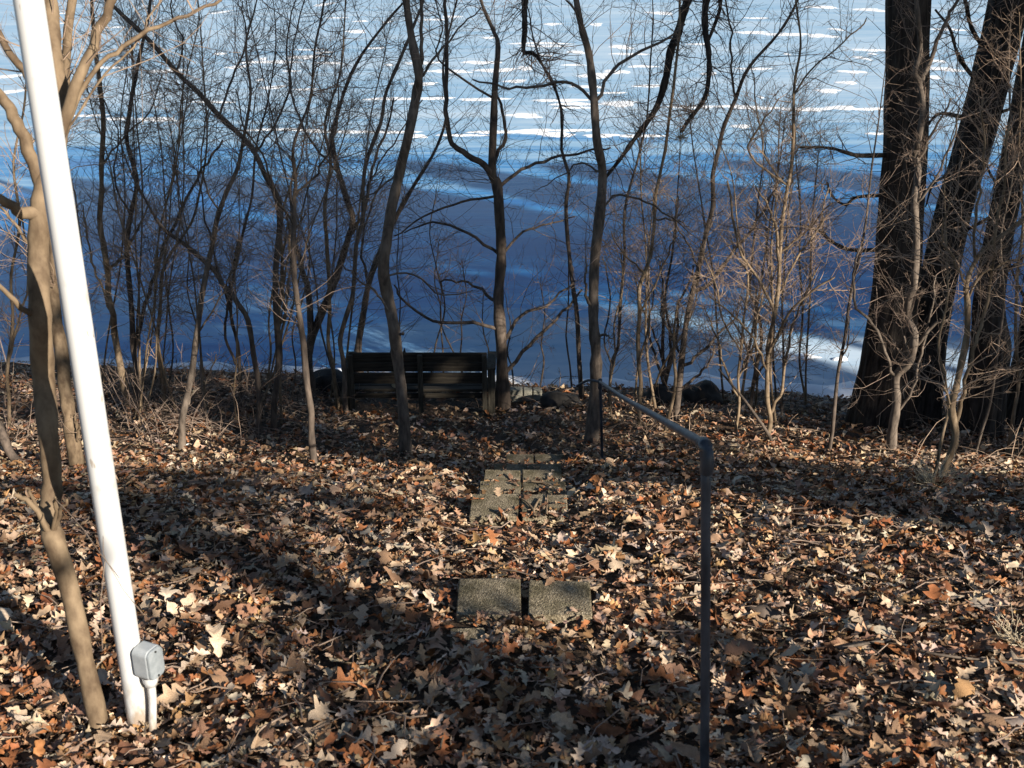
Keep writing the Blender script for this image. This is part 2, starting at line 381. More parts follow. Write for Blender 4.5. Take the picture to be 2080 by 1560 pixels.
for k, (lab, drop, bl, dep) in enumerate(steps_info):
    cx = sum(b[0] + b[1] for b in bl) / (2 * len(bl)); cy = sum(b[2] + b[3] for b in bl) / (2 * len(bl))
    p = at_level(cx, cy, CAM_H - drop * U)
    root = empty('block_step', (p.x, p.y, p.z - .17), lab, 'step', 'concrete block steps down the slope')
    for i, b in enumerate(bl):
        block(root, *b, drop, lift=rng.uniform(-.006, .006), tilt=(rng.uniform(-.02, .02), rng.uniform(-.02, .02)), depth=dep or None, seed=k * 10 + i)
p = at_level(950, 1292, CAM_H - 1.83 * U)
buried = empty('block_step', (p.x, p.y, p.z - .17), 'half buried concrete block peeping from the leaves below the nearest step', 'step', 'concrete block steps down the slope')
block(buried, 915, 985, 1275, 1312, 1.835, seed=91)

# ------------------------------------------------------------------ flag pole with outlet box
pb = P(287, 1482, 2.24)
pb = Vector((pb.x, pb.y, gz(pb.x, pb.y)))
pole = empty('flagpole', pb, 'tall smooth white painted metal pole rising at the left edge', 'pole')
a = Acc(pb); R0 = wpx(23.5, P(287, 1480, 2.24))
zz = np.linspace(-.4, 7.5, 40); a.tube(np.array([[pb.x, pb.y, pb.z + q] for q in zz]), np.interp(zz, [-.4, 7.5], [R0, R0 * .93]), 40)
a.build('shaft', M_PAINT, pole)
a = Acc(pb); a.tube(np.array([[pb.x, pb.y, pb.z + 7.5], [pb.x, pb.y, pb.z + 7.56]]), [R0 * 1.05, R0 * .7], 24); a.build('pole_cap', M_PAINT, pole)
# outlet box on its own conduit
bc = P(300, 1342, 2.22)
box_root = empty('outlet_box', (bc.x, bc.y, gz(bc.x, bc.y)), 'grey plastic electrical outlet box on a short white conduit beside the pole', 'electrical box')
def rounded_box(w, h, d, r, seg=6):         # w,h in the face plane, d thick; axis Y
    bm = bmesh.new(); pts = []
    for (sx, sz, a0) in ((1, 1, 0), (-1, 1, 90), (-1, -1, 180), (1, -1, 270)):
        for k in range(seg + 1):
            t = math.radians(a0 + 90 * k / seg); pts.append((sx * (w / 2 - r) + r * math.cos(t), sz * (h / 2 - r) + r * math.sin(t)))
    rings = []
    for y, s in ((d / 2, 1), (-d / 2 + .004, 1), (-d / 2, .96)):
        rings.append([bm.verts.new((q[0] * s, y, q[1] * s)) for q in pts])
    n = len(pts)
    for k in range(2):
        for i in range(n): bm.faces.new((rings[k][i], rings[k][(i + 1) % n], rings[k + 1][(i + 1) % n], rings[k + 1][i]))
    bm.faces.new(rings[2]); bm.faces.new(list(reversed(rings[0])))
    bmesh.ops.recalc_face_normals(bm, faces=bm.faces)
    return bm
rotz = math.radians(66)                     # the cover looks towards the right of the camera
off = bc - box_root.location
def place_local(o, dx=0, dy=0, dz=0):
    o.location = off + Matrix.Rotation(rotz, 3, 'Z') @ Vector((dx, dy, dz)); o.rotation_euler = (0, 0, rotz)
o = bm_obj('box_body', rounded_box(.072, .114, .058, .021), M_BOXG, box_root); place_local(o)
o = bm_obj('cover', rounded_box(.068, .110, .010, .020), M_COVER, box_root); place_local(o, dy=-.0335)
o2 = bm_obj('screw', rounded_box(.008, .008, .004, .0038, 3), M_BLACK, o); o2.location = (0, -.006, .046)
o2 = bm_obj('screw', rounded_box(.008, .008, .004, .0038, 3), M_BLACK, o); o2.location = (0, -.006, -.046)
a = Acc(box_root.location); q = bc - Vector((0, 0, .064))
a.tube(np.array([[q.x, q.y, q.z + .006], [q.x, q.y, q.z - .012], [q.x, q.y, q.z - .034], [q.x, q.y, q.z - .036]]), [.027, .026, .019, .013], 20); a.build('conduit_hub', M_PAINT, box_root)
a = Acc(box_root.location); cw = .0135
qb = Vector((q.x - .012, q.y - .015, box_root.location.z - .1))
a.tube(spline([q - Vector((0, 0, .03)), q - Vector((0.002, .004, .10)), qb + Vector((0, 0, .12)), qb], 4), [cw] * 13, 16); a.build('conduit', M_PAINT, box_root)

# ------------------------------------------------------------------ pipe handrail
eT = P(1436, 905, 1.93); nb = P(1431, 1560, 1.95); dirp = (nb - eT).normalized()
nb2 = eT + dirp * ((eT.z - gz(nb.x, nb.y) + .1) / -dirp.z)
fb = G(1224, 933); hf = fb.y / U
fT = P(1219, 776, hf)
rail = empty('pipe_handrail', (nb2.x, nb2.y, gz(nb2.x, nb2.y)), 'dark grey painted pipe handrail sloping down beside the block steps', 'handrail')
ro = rail.location; PR = wpx(10.2, P(1436, 1100, 1.95)); 
a = Acc(ro); a.tube(spline([nb2, (nb2 + eT) / 2, eT - Vector((0, 0, .05))], 8), [PR] * 17, 20); a.build('post', M_PIPE, rail)
a = Acc(ro); a.tube(spline([fb - Vector((0, 0, .15)), (fb + fT) / 2, fT], 6), [PR] * 13, 16); a.build('post', M_PIPE, rail)
rd = (fT - eT).normalized()
a = Acc(ro); mid = (eT + fT) / 2 + Vector((0, 0, -.012)); a.tube(spline([eT + rd * .04, eT.lerp(mid, .5), mid, mid.lerp(fT, .5), fT], 5), [PR] * 21, 20); a.build('rail', M_PIPE, rail)
a = Acc(ro); up = -dirp
el = [eT - up * .085, eT - up * .08, eT - up * .045, eT - up * .018 + rd * .006, eT + rd * .024 - up * .003, eT + rd * .06, eT + rd * .085, eT + rd * .09]
a.tube(np.array(el), [PR * 1.05, PR * 1.38, PR * 1.28, PR * 1.32, PR * 1.32, PR * 1.28, PR * 1.38, PR * 1.05], 22); a.build('elbow', M_PIPE, rail)
a = Acc(ro); a.tube(np.array([fT - Vector((0, 0, .07)), fT - Vector((0, 0, .06)), fT, fT + Vector((0, 0, .03)), fT + Vector((0, 0, .032))]), [PR, PR * 1.4, PR * 1.4, PR * 1.3, PR * .6], 16); a.build('elbow', M_PIPE, rail)
a = Acc(ro); a.tube(spline([fT, fT + Vector((-.10, .12, -.03)), fT + Vector((-.20, .20, -.12))], 4), [PR * .9] * 9, 14); a.build('rail', M_PIPE, rail)

# ------------------------------------------------------------------ bench seen from behind
BH = 9.0
def bp_(px, py, dh=0): return P(px, py, BH + dh)
bl = bp_(718, 826); br = bp_(985, 826)
bz = min(gz(bl.x, bl.y), gz(br.x, br.y))
bench = empty('park_bench', ((bl.x + br.x) / 2, BH * U, bz), 'weathered dark wooden bench seen from behind, facing the frozen lake', 'bench')
bo = bench.location
top = bp_(850, 717).z
def bpart(name, x0, x1, y0, y1, z0, z1, m, tilt=0, parent=bench):
    bm = box_bm(x1 - x0, y1 - y0, z1 - z0, bev=.006, seg=1)
    o = bm_obj(name, bm, m, parent); o.location = Vector(((x0 + x1) / 2, (y0 + y1) / 2, (z0 + z1) / 2)) - bo; o.rotation_euler = (tilt, 0, 0); return o
xl, xr = bl.x, br.x; yb = BH * U; zb = bz - .08
for x in (xl, (xl + xr) / 2 + .03, xr): bpart('back_post', x - .03, x + .03, yb - .075, yb - .012, zb, top - .01, M_POSTW)
zA, zB, zC, zD = top, bp_(850, 754.5).z, bp_(850, 757.5).z, bp_(850, 779).z
zm = (zA + zB) / 2
bpart('back_plank', xl - .015, xr + .03, yb - .010, yb + .028, zm + .003, zA, M_BENCH)
bpart('back_plank', xl - .012, xr + .028, yb - .012, yb + .026, zB, zm - .003, M_BENCH)
bpart('back_plank', xl - .015, xr + .025, yb - .009, yb + .029, zD, zC, M_BENCH)
for k in range(3): bpart('seat_plank', xl - .05, xr + .05, yb + .06 + k * .14, yb + .19 + k * .14, bz + .27, bz + .305, M_BENCH)
for s, x in ((-1, xl - .055), (1, xr + .08)):
    bpart('arm_post', x - .042, x + .042, yb - .05, yb + .035, zb, bp_(1000, 748).z, M_POSTW)
    bpart('front_leg', x - .04, x + .04, yb + .40, yb + .48, zb, bp_(1000, 748).z - .01, M_POSTW)
    bpart('armrest', x - .055, x + .055, yb - .075, yb + .52, bp_(1000, 748).z + .002, bp_(1000, 744).z + .006, M_POSTW)
bpart('seat_rail', xl - .025, xr + .025, yb + .0305, yb + .058, bz + .20, bz + .262, M_BENCH)
# small unclear thing above the bench back, its form a guess
orn_p = bp_(808, 722, .12)
orn = empty('two_tipped_thing', (orn_p.x, orn_p.y + .02, bz + .307), 'small tan thing of unclear kind with two dark pointed tips on the bench seat behind the sapling', 'ornament')
a = Acc(orn.location); zt = orn_p.z + .012
a.tube(np.array([[orn_p.x, orn_p.y + .02, bz + .307], [orn_p.x, orn_p.y + .02, bz + .42], [orn_p.x, orn_p.y + .02, zt - .06], [orn_p.x, orn_p.y + .02, zt - .01], [orn_p.x, orn_p.y + .02, zt + .03]]), [.09, .085, .10, .09, .045], 16); a.build('body', M_STRAW, orn)
for s in (-1, 1):
    a = Acc(orn.location); x = orn_p.x + s * .074
    a.tube(np.array([[x, orn_p.y + .02, zt - .02], [x + s * .004, orn_p.y + .02, zt + .02], [x + s * .008, orn_p.y + .02, zt + .075]]), [.024, .021, .004], 8); a.build('pointed_tip', M_BLACK, orn)

# ------------------------------------------------------------------ low shore wall, boulders, stones
wb = G(1075, 812)
wall = empty('shore_wall', (wb.x, wb.y, wb.z), 'low pale concrete block edging at the shore right of the bench', 'wall')
for i, (x0, x1) in enumerate(((1036, 1061), (1063, 1080), (1082, 1100))):
    q0 = P(x0, 800, wb.y / U); q1 = P(x1, 800, wb.y / U)
    bm = box_bm(q1.x - q0.x, .14, .19, bev=.008, seg=1); o = bm_obj('wall_block', bm, M_WALL, wall)
    o.location = ((q0.x + q1.x) / 2 - wb.x, .02 * i, .06 - .012 * i); o.rotation_euler = (0, .02 * i, .03 * i)
def rock(name, p, sx, sy, sz, m, seed, label=None, parent=None, sub=3):
    bm = bmesh.new(); bmesh.ops.create_icosphere(bm, subdivisions=sub, radius=1); r = random.Random(seed)
    from mathutils import noise as mn
    for v in bm.verts:
        k = 1 + .30 * mn.noise(v.co * 1.3 + Vector((seed, 0, 0))) + .12 * mn.noise(v.co * 3.1 + Vector((0, seed, 0)))
        v.co = Vector((v.co.x * sx * k, v.co.y * sy * k, v.co.z * sz * k))
    o = bm_obj(name, bm, m, parent, smooth=True); o.location = p
    if label: tag(o, label, 'rock')
    return o
q = P(1428, 800, 9.5); rock('boulder', Vector((q.x, q.y, gz(q.x, q.y) + .05)), .27, .25, .23, M_BOULDER, 3, 'dark rounded boulder at the water edge behind the handrail')
q = P(1335, 806, 9.5); rock('boulder', Vector((q.x, q.y, gz(q.x, q.y) + .03)), .18, .2, .17, M_BOULDER, 8, 'smaller dark boulder left of the rounded boulder at the shore')
q = P(668, 770, 9.6); rock('boulder', Vector((q.x, q.y, gz(q.x, q.y) + .02)), .34, .26, .22, M_BOULDER, 14, 'low dark boulder at the shore left of the bench')
q = P(1140, 826, 9.0); rock('boulder', Vector((q.x, q.y, gz(q.x, q.y) + .02)), .26, .2, .15, M_BOULDER, 21, 'dark low rock added in place of the dark hollow between bench and handrail')  # added rock, darkened to stand for the shade of a hollow
srng = random.Random(5)
stone_me = []
for s in range(5):
    o = rock('stone', Vector((0, 0, 0)), 1, .8, .55, M_STONE, 30 + s, sub=2); stone_me.append(o.data); bpy.data.objects.remove(o)
for i in range(110):
    px = srng.uniform(1500, 2075); q = G(px, srng.uniform(812, 866)) 
    o = link('stone', srng.choice(stone_me), ground); s = srng.uniform(.025, .065); o.scale = (s, s, s)
    o.location = (q.x, q.y, q.z + s * .2); o.rotation_euler = (srng.uniform(-.3, .3), srng.uniform(-.3, .3), srng.uniform(0, 6))
q = G(1905, 1415); rock('stone_slab', Vector((q.x, q.y, q.z + .018)), .085, .055, .035, M_WALL, 41, 'flat buff stone half sunk in leaves at lower right')
q = G(1545, 1255); rock('stone_slab', Vector((q.x, q.y, q.z + .008)), .08, .045, .045, M_DARK, 44, 'lump of rotten brown wood among leaves right of the handrail post')

# ------------------------------------------------------------------ trees and shrubs
def rot_about(d, ang, r):
    ax = Vector((r.gauss(0, 1), r.gauss(0, 1), r.gauss(0, 1))); ax = ax.cross(d)
    if ax.length < 1e-6: ax = Vector((1, 0, 0)).cross(d)
    return Quaternion(ax.normalized(), ang) @ d
def grow(acc, p, d, L, r0, depth, r, up=.10, wob=.34, kids=(3, 5), spread=(28, 60), zig=0.0):
    n = 6 if depth > 1 else (4 if depth == 1 else 2); pts = [p.copy()]; dirs = [d.copy()]
    dd = d.normalized()
    for i in range(n):
        dd = (dd + Vector((r.gauss(0, wob), r.gauss(0, wob), r.gauss(0, wob) + up)) * .5).normalized()
        pts.append(pts[-1] + dd * (L / n)); dirs.append(dd.copy())
    rt = max(.0012, r0 * .4)
    acc.tube(np.array([tuple(q) for q in pts]), np.linspace(r0, rt, n + 1), 5 if r0 > .012 else (4 if r0 > .007 else 3), cap=False)
    if depth > 0:
        for k in range(r.randint(*kids)):
            t = r.uniform(.18, .97); i = min(n - 1, int(t * n))
            grow(acc, pts[i].lerp(pts[i + 1], t * n - i), rot_about(dirs[i + 1], math.radians(r.uniform(*spread)), r), L * r.uniform(.32, .62) * (1.1 - .5 * t), max(.0011, r0 * (1 - .5 * t) * .55), depth - 1, r, up, wob, kids, spread)
def path3(pts, base_p=None, h0=None, dh=0.0, wob=.0, r=None):
    n = len(pts); out = []
    for i, (x, y) in enumerate(pts):
        t = i / (n - 1); out.append(P(x, y, h0 + dh * t + (wob * r.gauss(0, 1) if (r and i) else 0)))
    if base_p is not None: out[0] = base_p
    return out
tree_rng = random.Random(77)
M_SETS = {'brown': (M_BROWN, M_TWIGT), 'tan': (M_TAN, M_TWIGT), 'grey': (M_GREY, M_TWIG), 'dark': (M_DARK, M_TWIGD), 'oak': (M_OAK, M_TWIGD)}  # tan and dark sets put sunlight and shade into the bark colour
def plant(name, label, cat, pts, w, bark='grey', dh=.15, branches=(), dens=9, tl=(.25, .75), depth=2, tw=.0042, group=None, kids=(2, 4), sides=10, t0=.25, ext=1.2, h0=None, updir=.10, trunk_name='trunk', seed=None, bare=False, tside=None):
    r = random.Random(seed if seed is not None else tree_rng.randint(0, 10 ** 6))
    base = G(*pts[0]) if h0 is None else None
    if base is None:
        q = P(pts[0][0], pts[0][1], h0); base = Vector((q.x, q.y, gz(q.x, q.y)))
    hh = h0 if h0 is not None else base.y / U
    root = empty(name, base, label, cat, group)
    mb, mt = M_SETS[bark]
    main = path3(pts, None, hh, dh, .03, r)
    main[0] = base - Vector((0, 0, .06)) if h0 is None else Vector((main[0].x, main[0].y, min(main[0].z, base.z) - .06))
    thin = 1.0 if sides >= 12 else .80
    wl_ = [thin * wpx(a, q) / 2 for a, q in zip(lerp_list(w, len(main)), main)]
    if ext:                                  # carry the stem on above the frame
        d = (main[-1] - main[-2]).normalized(); d = (d + Vector((0, 0, .5))).normalized()
        main.append(main[-1] + d * ext * .5); main.append(main[-1] + (d + Vector((r.gauss(0, .2), r.gauss(0, .2), .2))).normalized() * ext * .5); wl_ += [wl_[-1] * .75, wl_[-1] * .4]
    sp = spline([tuple(q) for q in main], 4); rr = np.interp(np.linspace(0, 1, len(sp)), np.linspace(0, 1, len(wl_)), wl_)
    rr = rr * (1 + .07 * np.array([r.gauss(0, 1) for _ in rr])); rr[0] *= 1.25; rr[1] *= 1.1
    if sides < 20:
        kn = np.array([[r.gauss(0, 1), r.gauss(0, 1), 0] for _ in range(len(sp) // 3 + 2)]); tq = np.arange(len(sp)) / 3.0
        kk = np.stack([np.interp(tq, np.arange(len(kn)), kn[:, c]) for c in range(3)], -1); kk[0] = 0; sp += kk * (np.clip(rr, 0, .016) * (.35 if sides >= 12 else .6))[:, None]
    a = Acc(base); a.tube(sp, rr, sides); a.build(trunk_name, mb, root)
    limbs = [(sp, rr, t0)]
    for b in branches:
        bp, bw = b[0], b[1]; bdh = b[2] if len(b) > 2 else r.uniform(-.35, .35)
        q0 = np.array(P(bp[0][0], bp[0][1], hh)); j = int(np.argmin(np.linalg.norm(sp - q0, axis=1)))
        hb = sp[j][1] / U
        bpts = [Vector(sp[j])] + path3(bp[1:], None, hb, bdh, .02, r) if len(bp) > 2 else [Vector(sp[j]), P(bp[1][0], bp[1][1], hb + bdh)]
        if len(bp) > 2:
            bpts = [Vector(sp[j])] + [P(x, y, hb + bdh * (k + 1) / (len(bp) - 1)) for k, (x, y) in enumerate(bp[1:])]
        bs = spline([tuple(q) for q in bpts], 4); bs[1:] += np.array([[r.gauss(0, .009), r.gauss(0, .009), r.gauss(0, .009)] for _ in bs[1:]]) * (.3 if sides > 20 else 1); bw_ = [(.85 if sides < 20 else 1) * wpx(a_, Vector(q)) / 2 for a_, q in zip(lerp_list(bw, len(bs)), bs)]
        a = Acc(base); a.tube(bs, bw_, max(5, sides - 3)); a.build('branch', mb, root)
        if float(np.linalg.norm(bs[-1] - bs[0])) > .22: limbs.append((bs, np.array(bw_), .15))
    if not bare:
        a = Acc(base); cnt = 0
        for (s_, r_, t_) in limbs:
            L = float(np.sum(np.linalg.norm(np.diff(s_, axis=0), axis=1)))
            for k in range(int(2.1 * dens * L * (1 - t_))):
                t = t_ + (1 - t_) * r.random(); f = t * (len(s_) - 1); i = min(len(s_) - 2, int(f))
                p0 = Vector(s_[i] + (s_[i + 1] - s_[i]) * (f - i)); d0 = Vector(s_[i + 1] - s_[i]).normalized()
                d1 = rot_about(d0, math.radians(r.uniform(35, 75)), r)
                if tside: d1 = (d1 + Vector(tside)).normalized()
                grow(a, p0, d1, tl[0] * .6 + (tl[1] * 1.25 - tl[0] * .6) * r.random() ** 1.6, min(r_[i] * .6, tw * r.uniform(.65, 1.35)), depth, r, up=updir, kids=kids)
        o = a.build('twigs', mt, root, smooth=False)
        if o: o['kind'] = 'stuff'
    return root, sp, rr

# --- near saplings by the pole
A_root, A_sp, A_rr = plant('sapling', 'smooth tan sapling with cut stubs standing just left of the white pole', 'tree',
  [(205, 1482), (172, 1340), (142, 1200), (112, 1105), (100, 1050), (106, 980), (98, 880), (88, 760), (81, 640), (78, 520), (80, 450), (92, 370), (112, 300), (124, 245), (121, 190), (110, 100), (101, 0), (96, -80)],
  (36, 39, 41, 41, 41, 40, 45, 42, 42, 40, 40, 36, 32, 30, 28), 'brown', dh=.5, sides=24, ext=1.5,
  branches=[([(76, 452), (40, 432), (0, 405), (-70, 375)], (30, 20, 16), -.12), ([(70, 350), (50, 283), (22, 225), (-5, 188), (-60, 110)], (28, 23, 19), .06),
            ([(70, 668), (45, 628), (20, 600), (-30, 560)], (13, 11, 8), -.1), ([(126, 225), (152, 178), (182, 110), (214, 32), (245, -40)], (25, 20, 17), .12),
            ([(140, 195), (180, 158), (236, 106), (300, 62), (380, 30), (450, 0)], (10, 9, 6), .25), ([(112, 260), (72, 190), (36, 130), (-5, 62)], (19, 17, 14), .1),
            ([(150, 180), (210, 150), (270, 100), (300, 40), (330, -10)], (5, 4, 3), .3), ([(98, 1056), (62, 1022), (28, 1004)], (13, 11, 9), -.06),
            ([(108, 1060), (122, 1036), (137, 1018)], (10, 8, 5), -.05), ([(92, 1048), (64, 1012), (50, 988)], (8, 7, 5), -.04), ([(104, 1058), (112, 1030), (110, 1008)], (9, 7, 4), -.07)],
  dens=3.2, tl=(.3, .8), tw=.0034, depth=1, t0=.72, seed=4)
plant('sapling', 'second smooth tan sapling close behind the white pole, lower left', 'tree',
  [(160, 952), (148, 890), (134, 800), (121, 710), (113, 640), (109, 560), (112, 450), (124, 330), (128, 200), (140, 60), (150, -60)], (32, 29, 27, 25, 24, 20, 15), 'brown', dh=.3, sides=18, dens=6, tl=(.3, .9), tw=.004, t0=.35, seed=9,
  branches=[([(150, 900), (160, 880), (168, 842)], (6, 5, 3), -.1), ([(115, 600), (60, 500), (20, 440), (-20, 400)], (9, 7, 5), .2)])
# --- left thicket
plant('sapling', 'leaning sapling with a white cord at its foot, left thicket', 'tree',
  [(365, 912), (372, 835), (390, 745), (402, 660), (412, 590), (428, 500), (440, 445), (472, 372), (490, 315), (498, 260), (508, 180), (500, 90), (520, 0)], (17, 16, 14, 13, 12, 9, 6, 4), 'grey', dens=9, seed=12,
  branches=[([(400, 690), (440, 620), (470, 560), (500, 520)], (5, 4, 3)), ([(372, 830), (392, 800), (420, 770), (440, 720)], (5, 4, 3)), ([(440, 440), (420, 380), (410, 300), (430, 200)], (5, 4, 3))])
plant('sapling', 'crooked dark sapling rooted in front of the left thicket, nearest the bench side', 'tree',
  [(640, 948), (633, 870), (627, 805), (612, 700), (604, 610), (597, 520), (593, 460), (602, 380), (596, 300), (630, 200), (640, 100), (660, 0)], (18, 17, 16, 14, 12, 8, 6, 5), 'dark', dens=10, seed=15, tl=(.3, .9),
  branches=[([(597, 470), (560, 400), (540, 330), (500, 260), (480, 180)], (6, 5, 3)), ([(600, 400), (650, 340), (680, 270), (690, 180)], (6, 5, 3))])
plant('tree', 'thick dark stem curving right, behind the crooked dark sapling', 'tree',
  [(630, 790), (632, 700), (650, 640), (676, 580), (700, 512), (716, 450), (702, 400), (672, 300), (690, 220), (722, 130), (790, 40), (840, -20)], (24, 20, 18, 16, 14, 10, 7, 5), 'dark', dens=11, seed=18, tl=(.35, 1.0),
  branches=[([(708, 490), (740, 430), (752, 360), (780, 280), (800, 200)], (8, 7, 4)), ([(632, 700), (628, 600), (600, 500), (590, 400), (600, 320)], (18, 14, 8, 5), .1), ([(690, 350), (640, 300), (600, 220), (590, 120), (620, 0)], (6, 5, 3))])
plant('sapling', 'dark stem leaning far left across the middle of the left thicket', 'tree',
  [(525, 892), (524, 800), (520, 740), (506, 651), (482, 612), (460, 585), (435, 550), (380, 500), (330, 462), (290, 400)], (13, 13, 13, 14, 13, 10, 6), 'dark', dens=9, seed=21, updir=.18, ext=.6)
plant('tree', 'long dark stem slanting up left to the top of the picture, left thicket', 'tree',
  [(556, 875), (560, 800), (567, 700), (561, 620), (562, 520), (565, 414), (539, 357), (505, 296), (444, 236), (404, 188), (360, 145), (293, 71), (230, 15), (190, -30)], (16, 16, 15, 15, 14, 13, 12, 11, 8), 'dark', dens=9, seed=25, tl=(.3, .9), updir=.16,
  branches=[([(444, 236), (470, 160), (500, 90), (490, 0)], (6, 5, 3)), ([(360, 145), (370, 90), (350, 30), (345, -30)], (5, 4, 3)), ([(505, 296), (560, 250), (590, 180), (580, 100), (600, 0)], (6, 5, 3))])
plant('sapling', 'dark forked stem at the left edge of the thicket, right of the pole', 'tree',
  [(282, 835), (280, 800), (272, 726), (268, 652), (263, 582), (260, 511), (262, 440), (276, 370), (258, 290), (260, 230), (276, 160), (290, 90), (301, 40), (310, -20)], (15, 14, 13, 12, 11, 10, 9, 8), 'dark', dens=9, seed=28,
  branches=[([(273, 730), (290, 640), (316, 560), (332, 500), (380, 400), (420, 330), (452, 285)], (10, 9, 7, 5)), ([(262, 440), (230, 360), (240, 280), (210, 200)], (5, 4, 3))])
plant('sapling', 'slim pale stem standing left of the corded sapling', 'tree',
  [(337, 830), (334, 797), (328, 757), (321, 695), (325, 634), (328, 560), (343, 517), (368, 483), (400, 420), (420, 300), (415, 180)], (10, 10, 9, 8, 8, 7, 5, 4), 'tan', dens=8, seed=31)
plant('sapling', 'pale knobbly stem climbing just right of the white pole', 'tree',
  [(262, 830), (254, 794), (245, 741), (232, 677), (226, 628), (220, 572), (214, 529), (204, 478), (205, 404), (208, 336), (210, 235), (202, 168), (193, 100), (188, 0)], (19, 18, 16, 15, 14, 12, 11, 9), 'tan', dens=8, seed=34,
  branches=[([(220, 560), (250, 520), (270, 490), (300, 420)], (9, 7, 4)), ([(226, 640), (196, 560), (180, 500), (170, 420)], (6, 5, 3)), ([(207, 336), (250, 280), (300, 230), (330, 150)], (5, 4, 3))])
plant('sapling', 'grey stem standing against the left end of the bench', 'tree',
  [(703, 840), (701, 790), (697, 735), (693, 690), (708, 630), (718, 580), (725, 500), (735, 430), (740, 340), (755, 296), (776, 240), (788, 180), (820, 110), (850, 30), (865, -20)], (13, 12, 12, 11, 11, 10, 9, 8, 6), 'grey', dens=8, seed=37,
  branches=[([(735, 430), (760, 350), (800, 290), (860, 200)], (5, 4, 3))])
plant('sapling', 'slim pale stem with a kink, just left of the grey stem by the bench', 'tree',
  [(688, 830), (680, 760), (667, 705), (667, 640), (670, 580), (663, 490), (660, 447), (663, 400), (672, 330), (660, 250), (690, 150), (700, 40)], (11, 10, 10, 10, 9, 8, 6, 4), 'tan', dens=8, seed=40)
plant('tree', 'dark stem rising behind the left end of the bench back', 'tree',
  [(732, 765), (727, 712), (738, 633), (746, 580), (763, 533), (800, 450), (836, 385), (880, 320), (905, 240), (900, 130), (930, 0)], (20, 18, 16, 14, 11, 8, 6, 5), 'dark', dens=9, seed=43, tl=(.3, 1.0),
  branches=[([(746, 580), (735, 500), (750, 430), (780, 360)], (7, 5, 4))])
plant('shrub', 'thin upright stems in the centre of the left thicket', 'shrub',
  [(487, 840), (487, 720), (470, 640), (475, 560), (490, 480), (512, 400), (520, 300), (545, 200)], (9, 8, 7, 6, 4), 'dark', dens=9, seed=46, trunk_name='stem',
  branches=[([(487, 760), (462, 700), (458, 640), (470, 560), (478, 510), (497, 460)], (7, 6, 5), .2), ([(470, 640), (440, 540), (420, 450), (400, 340)], (6, 5, 3))])
plant('sapling', 'thin pale stem at the far left edge, behind the near branches', 'tree',
  [(16, 880), (13, 790), (17, 735), (28, 655), (22, 560), (40, 450), (30, 330), (50, 200)], (9, 9, 8, 7, 5), 'tan', dens=10, seed=49,
  branches=[([(16, 740), (40, 650), (60, 540), (40, 420)], (6, 5, 4))])
plant('shrub', 'straw coloured vine bundle hanging on the slanting dark stem', 'shrub',
  [(572, 860), (570, 760), (566, 640), (572, 540), (568, 450), (590, 380), (610, 320)], (6, 7, 8, 8, 6, 4), 'tan', dens=7, seed=52, trunk_name='stem', tl=(.2, .5),
  branches=[([(570, 700), (585, 600), (590, 500), (575, 420)], (7, 6, 4), .1), ([(568, 640), (578, 560), (600, 470), (620, 430)], (5, 5, 3), -.1), ([(566, 600), (560, 520), (572, 440), (560, 380)], (6, 5, 3), .1), ([(570, 680), (580, 620), (572, 540), (585, 450)], (6, 6, 3), -.05)])
ORD = ['first', 'second', 'third', 'fourth', 'fifth', 'sixth', 'seventh', 'eighth', 'ninth', 'tenth', 'eleventh', 'twelfth', 'thirteenth', 'fourteenth', 'fifteenth', 'sixteenth', 'seventeenth', 'eighteenth', 'nineteenth', 'twentieth']
er = random.Random(101)
for i, px in enumerate(sorted(er.uniform(165, 710) for _ in range(20))):
    py = er.uniform(770, 870); lean = er.gauss(0, 95); pts = [(px, py)]; x = px
    top = er.uniform(20, 420)
    for k in range(1, 7):
        x = x + lean / 5 + er.gauss(0, 9); pts.append((x, py + (top - py) * k / 6))
    plant('sapling', ORD[i] + ' from the left of the thin loose stems in the left thicket', 'tree', pts, (er.uniform(4.5, 7), 4.5, 3), er.choice(['grey', 'tan', 'tan']), dens=8, depth=2, seed=500 + i, group='thin bare stems of the left thicket', sides=6, ext=.4, tl=(.25, .8), t0=.15, trunk_name='stem')
# --- middle trees
plant('sapling', 'wavy smooth brown sapling in front of the bench, lit on its right side', 'tree',
  [(824, 924), (819, 830), (811, 745), (800, 665), (786, 595), (780, 520), (795, 430), (811, 350), (831, 270), (847, 190), (850, 150), (836, 80), (825, 0), (822, -60)], (25, 23, 23, 22, 22, 20, 19, 18, 15, 12), 'grey', dh=.1, dens=3.5, seed=60, sides=16, t0=.5,
  branches=[([(848, 165), (857, 120), (856, 60), (858, -40)], (11, 9, 7), .1), ([(806, 690), (812, 680), (822, 674)], (8, 7, 4), -.05), ([(800, 640), (770, 600), (730, 570), (700, 540)], (6, 5, 3), -.2),
            ([(786, 560), (840, 560), (900, 600), (960, 590)], (5, 4, 2), .3), ([(811, 350), (760, 390), (700, 420)], (5, 4, 2)), ([(847, 180), (890, 110), (930, 60), (980, 20)], (7, 5, 3), .3)])
cr = G(822, 905)
a = Acc(cr); q = Vector(A_sp[0]); 
pq = P(818, 859, cr.y / U + .0)
a.tube(np.array([pq + Vector((0, 0, -.012)), pq + Vector((0, 0, -.010)), pq + Vector((0, 0, .010)), pq + Vector((0, 0, .012))]), [.030, wpx(14, pq), wpx(14, pq), .030], 16)
a.o = np.array(pq); o = a.build('rubber_band', M_BLACK); o.location = pq; tag(o, 'thin black band tied round the wavy brown sapling near its foot', 'band')
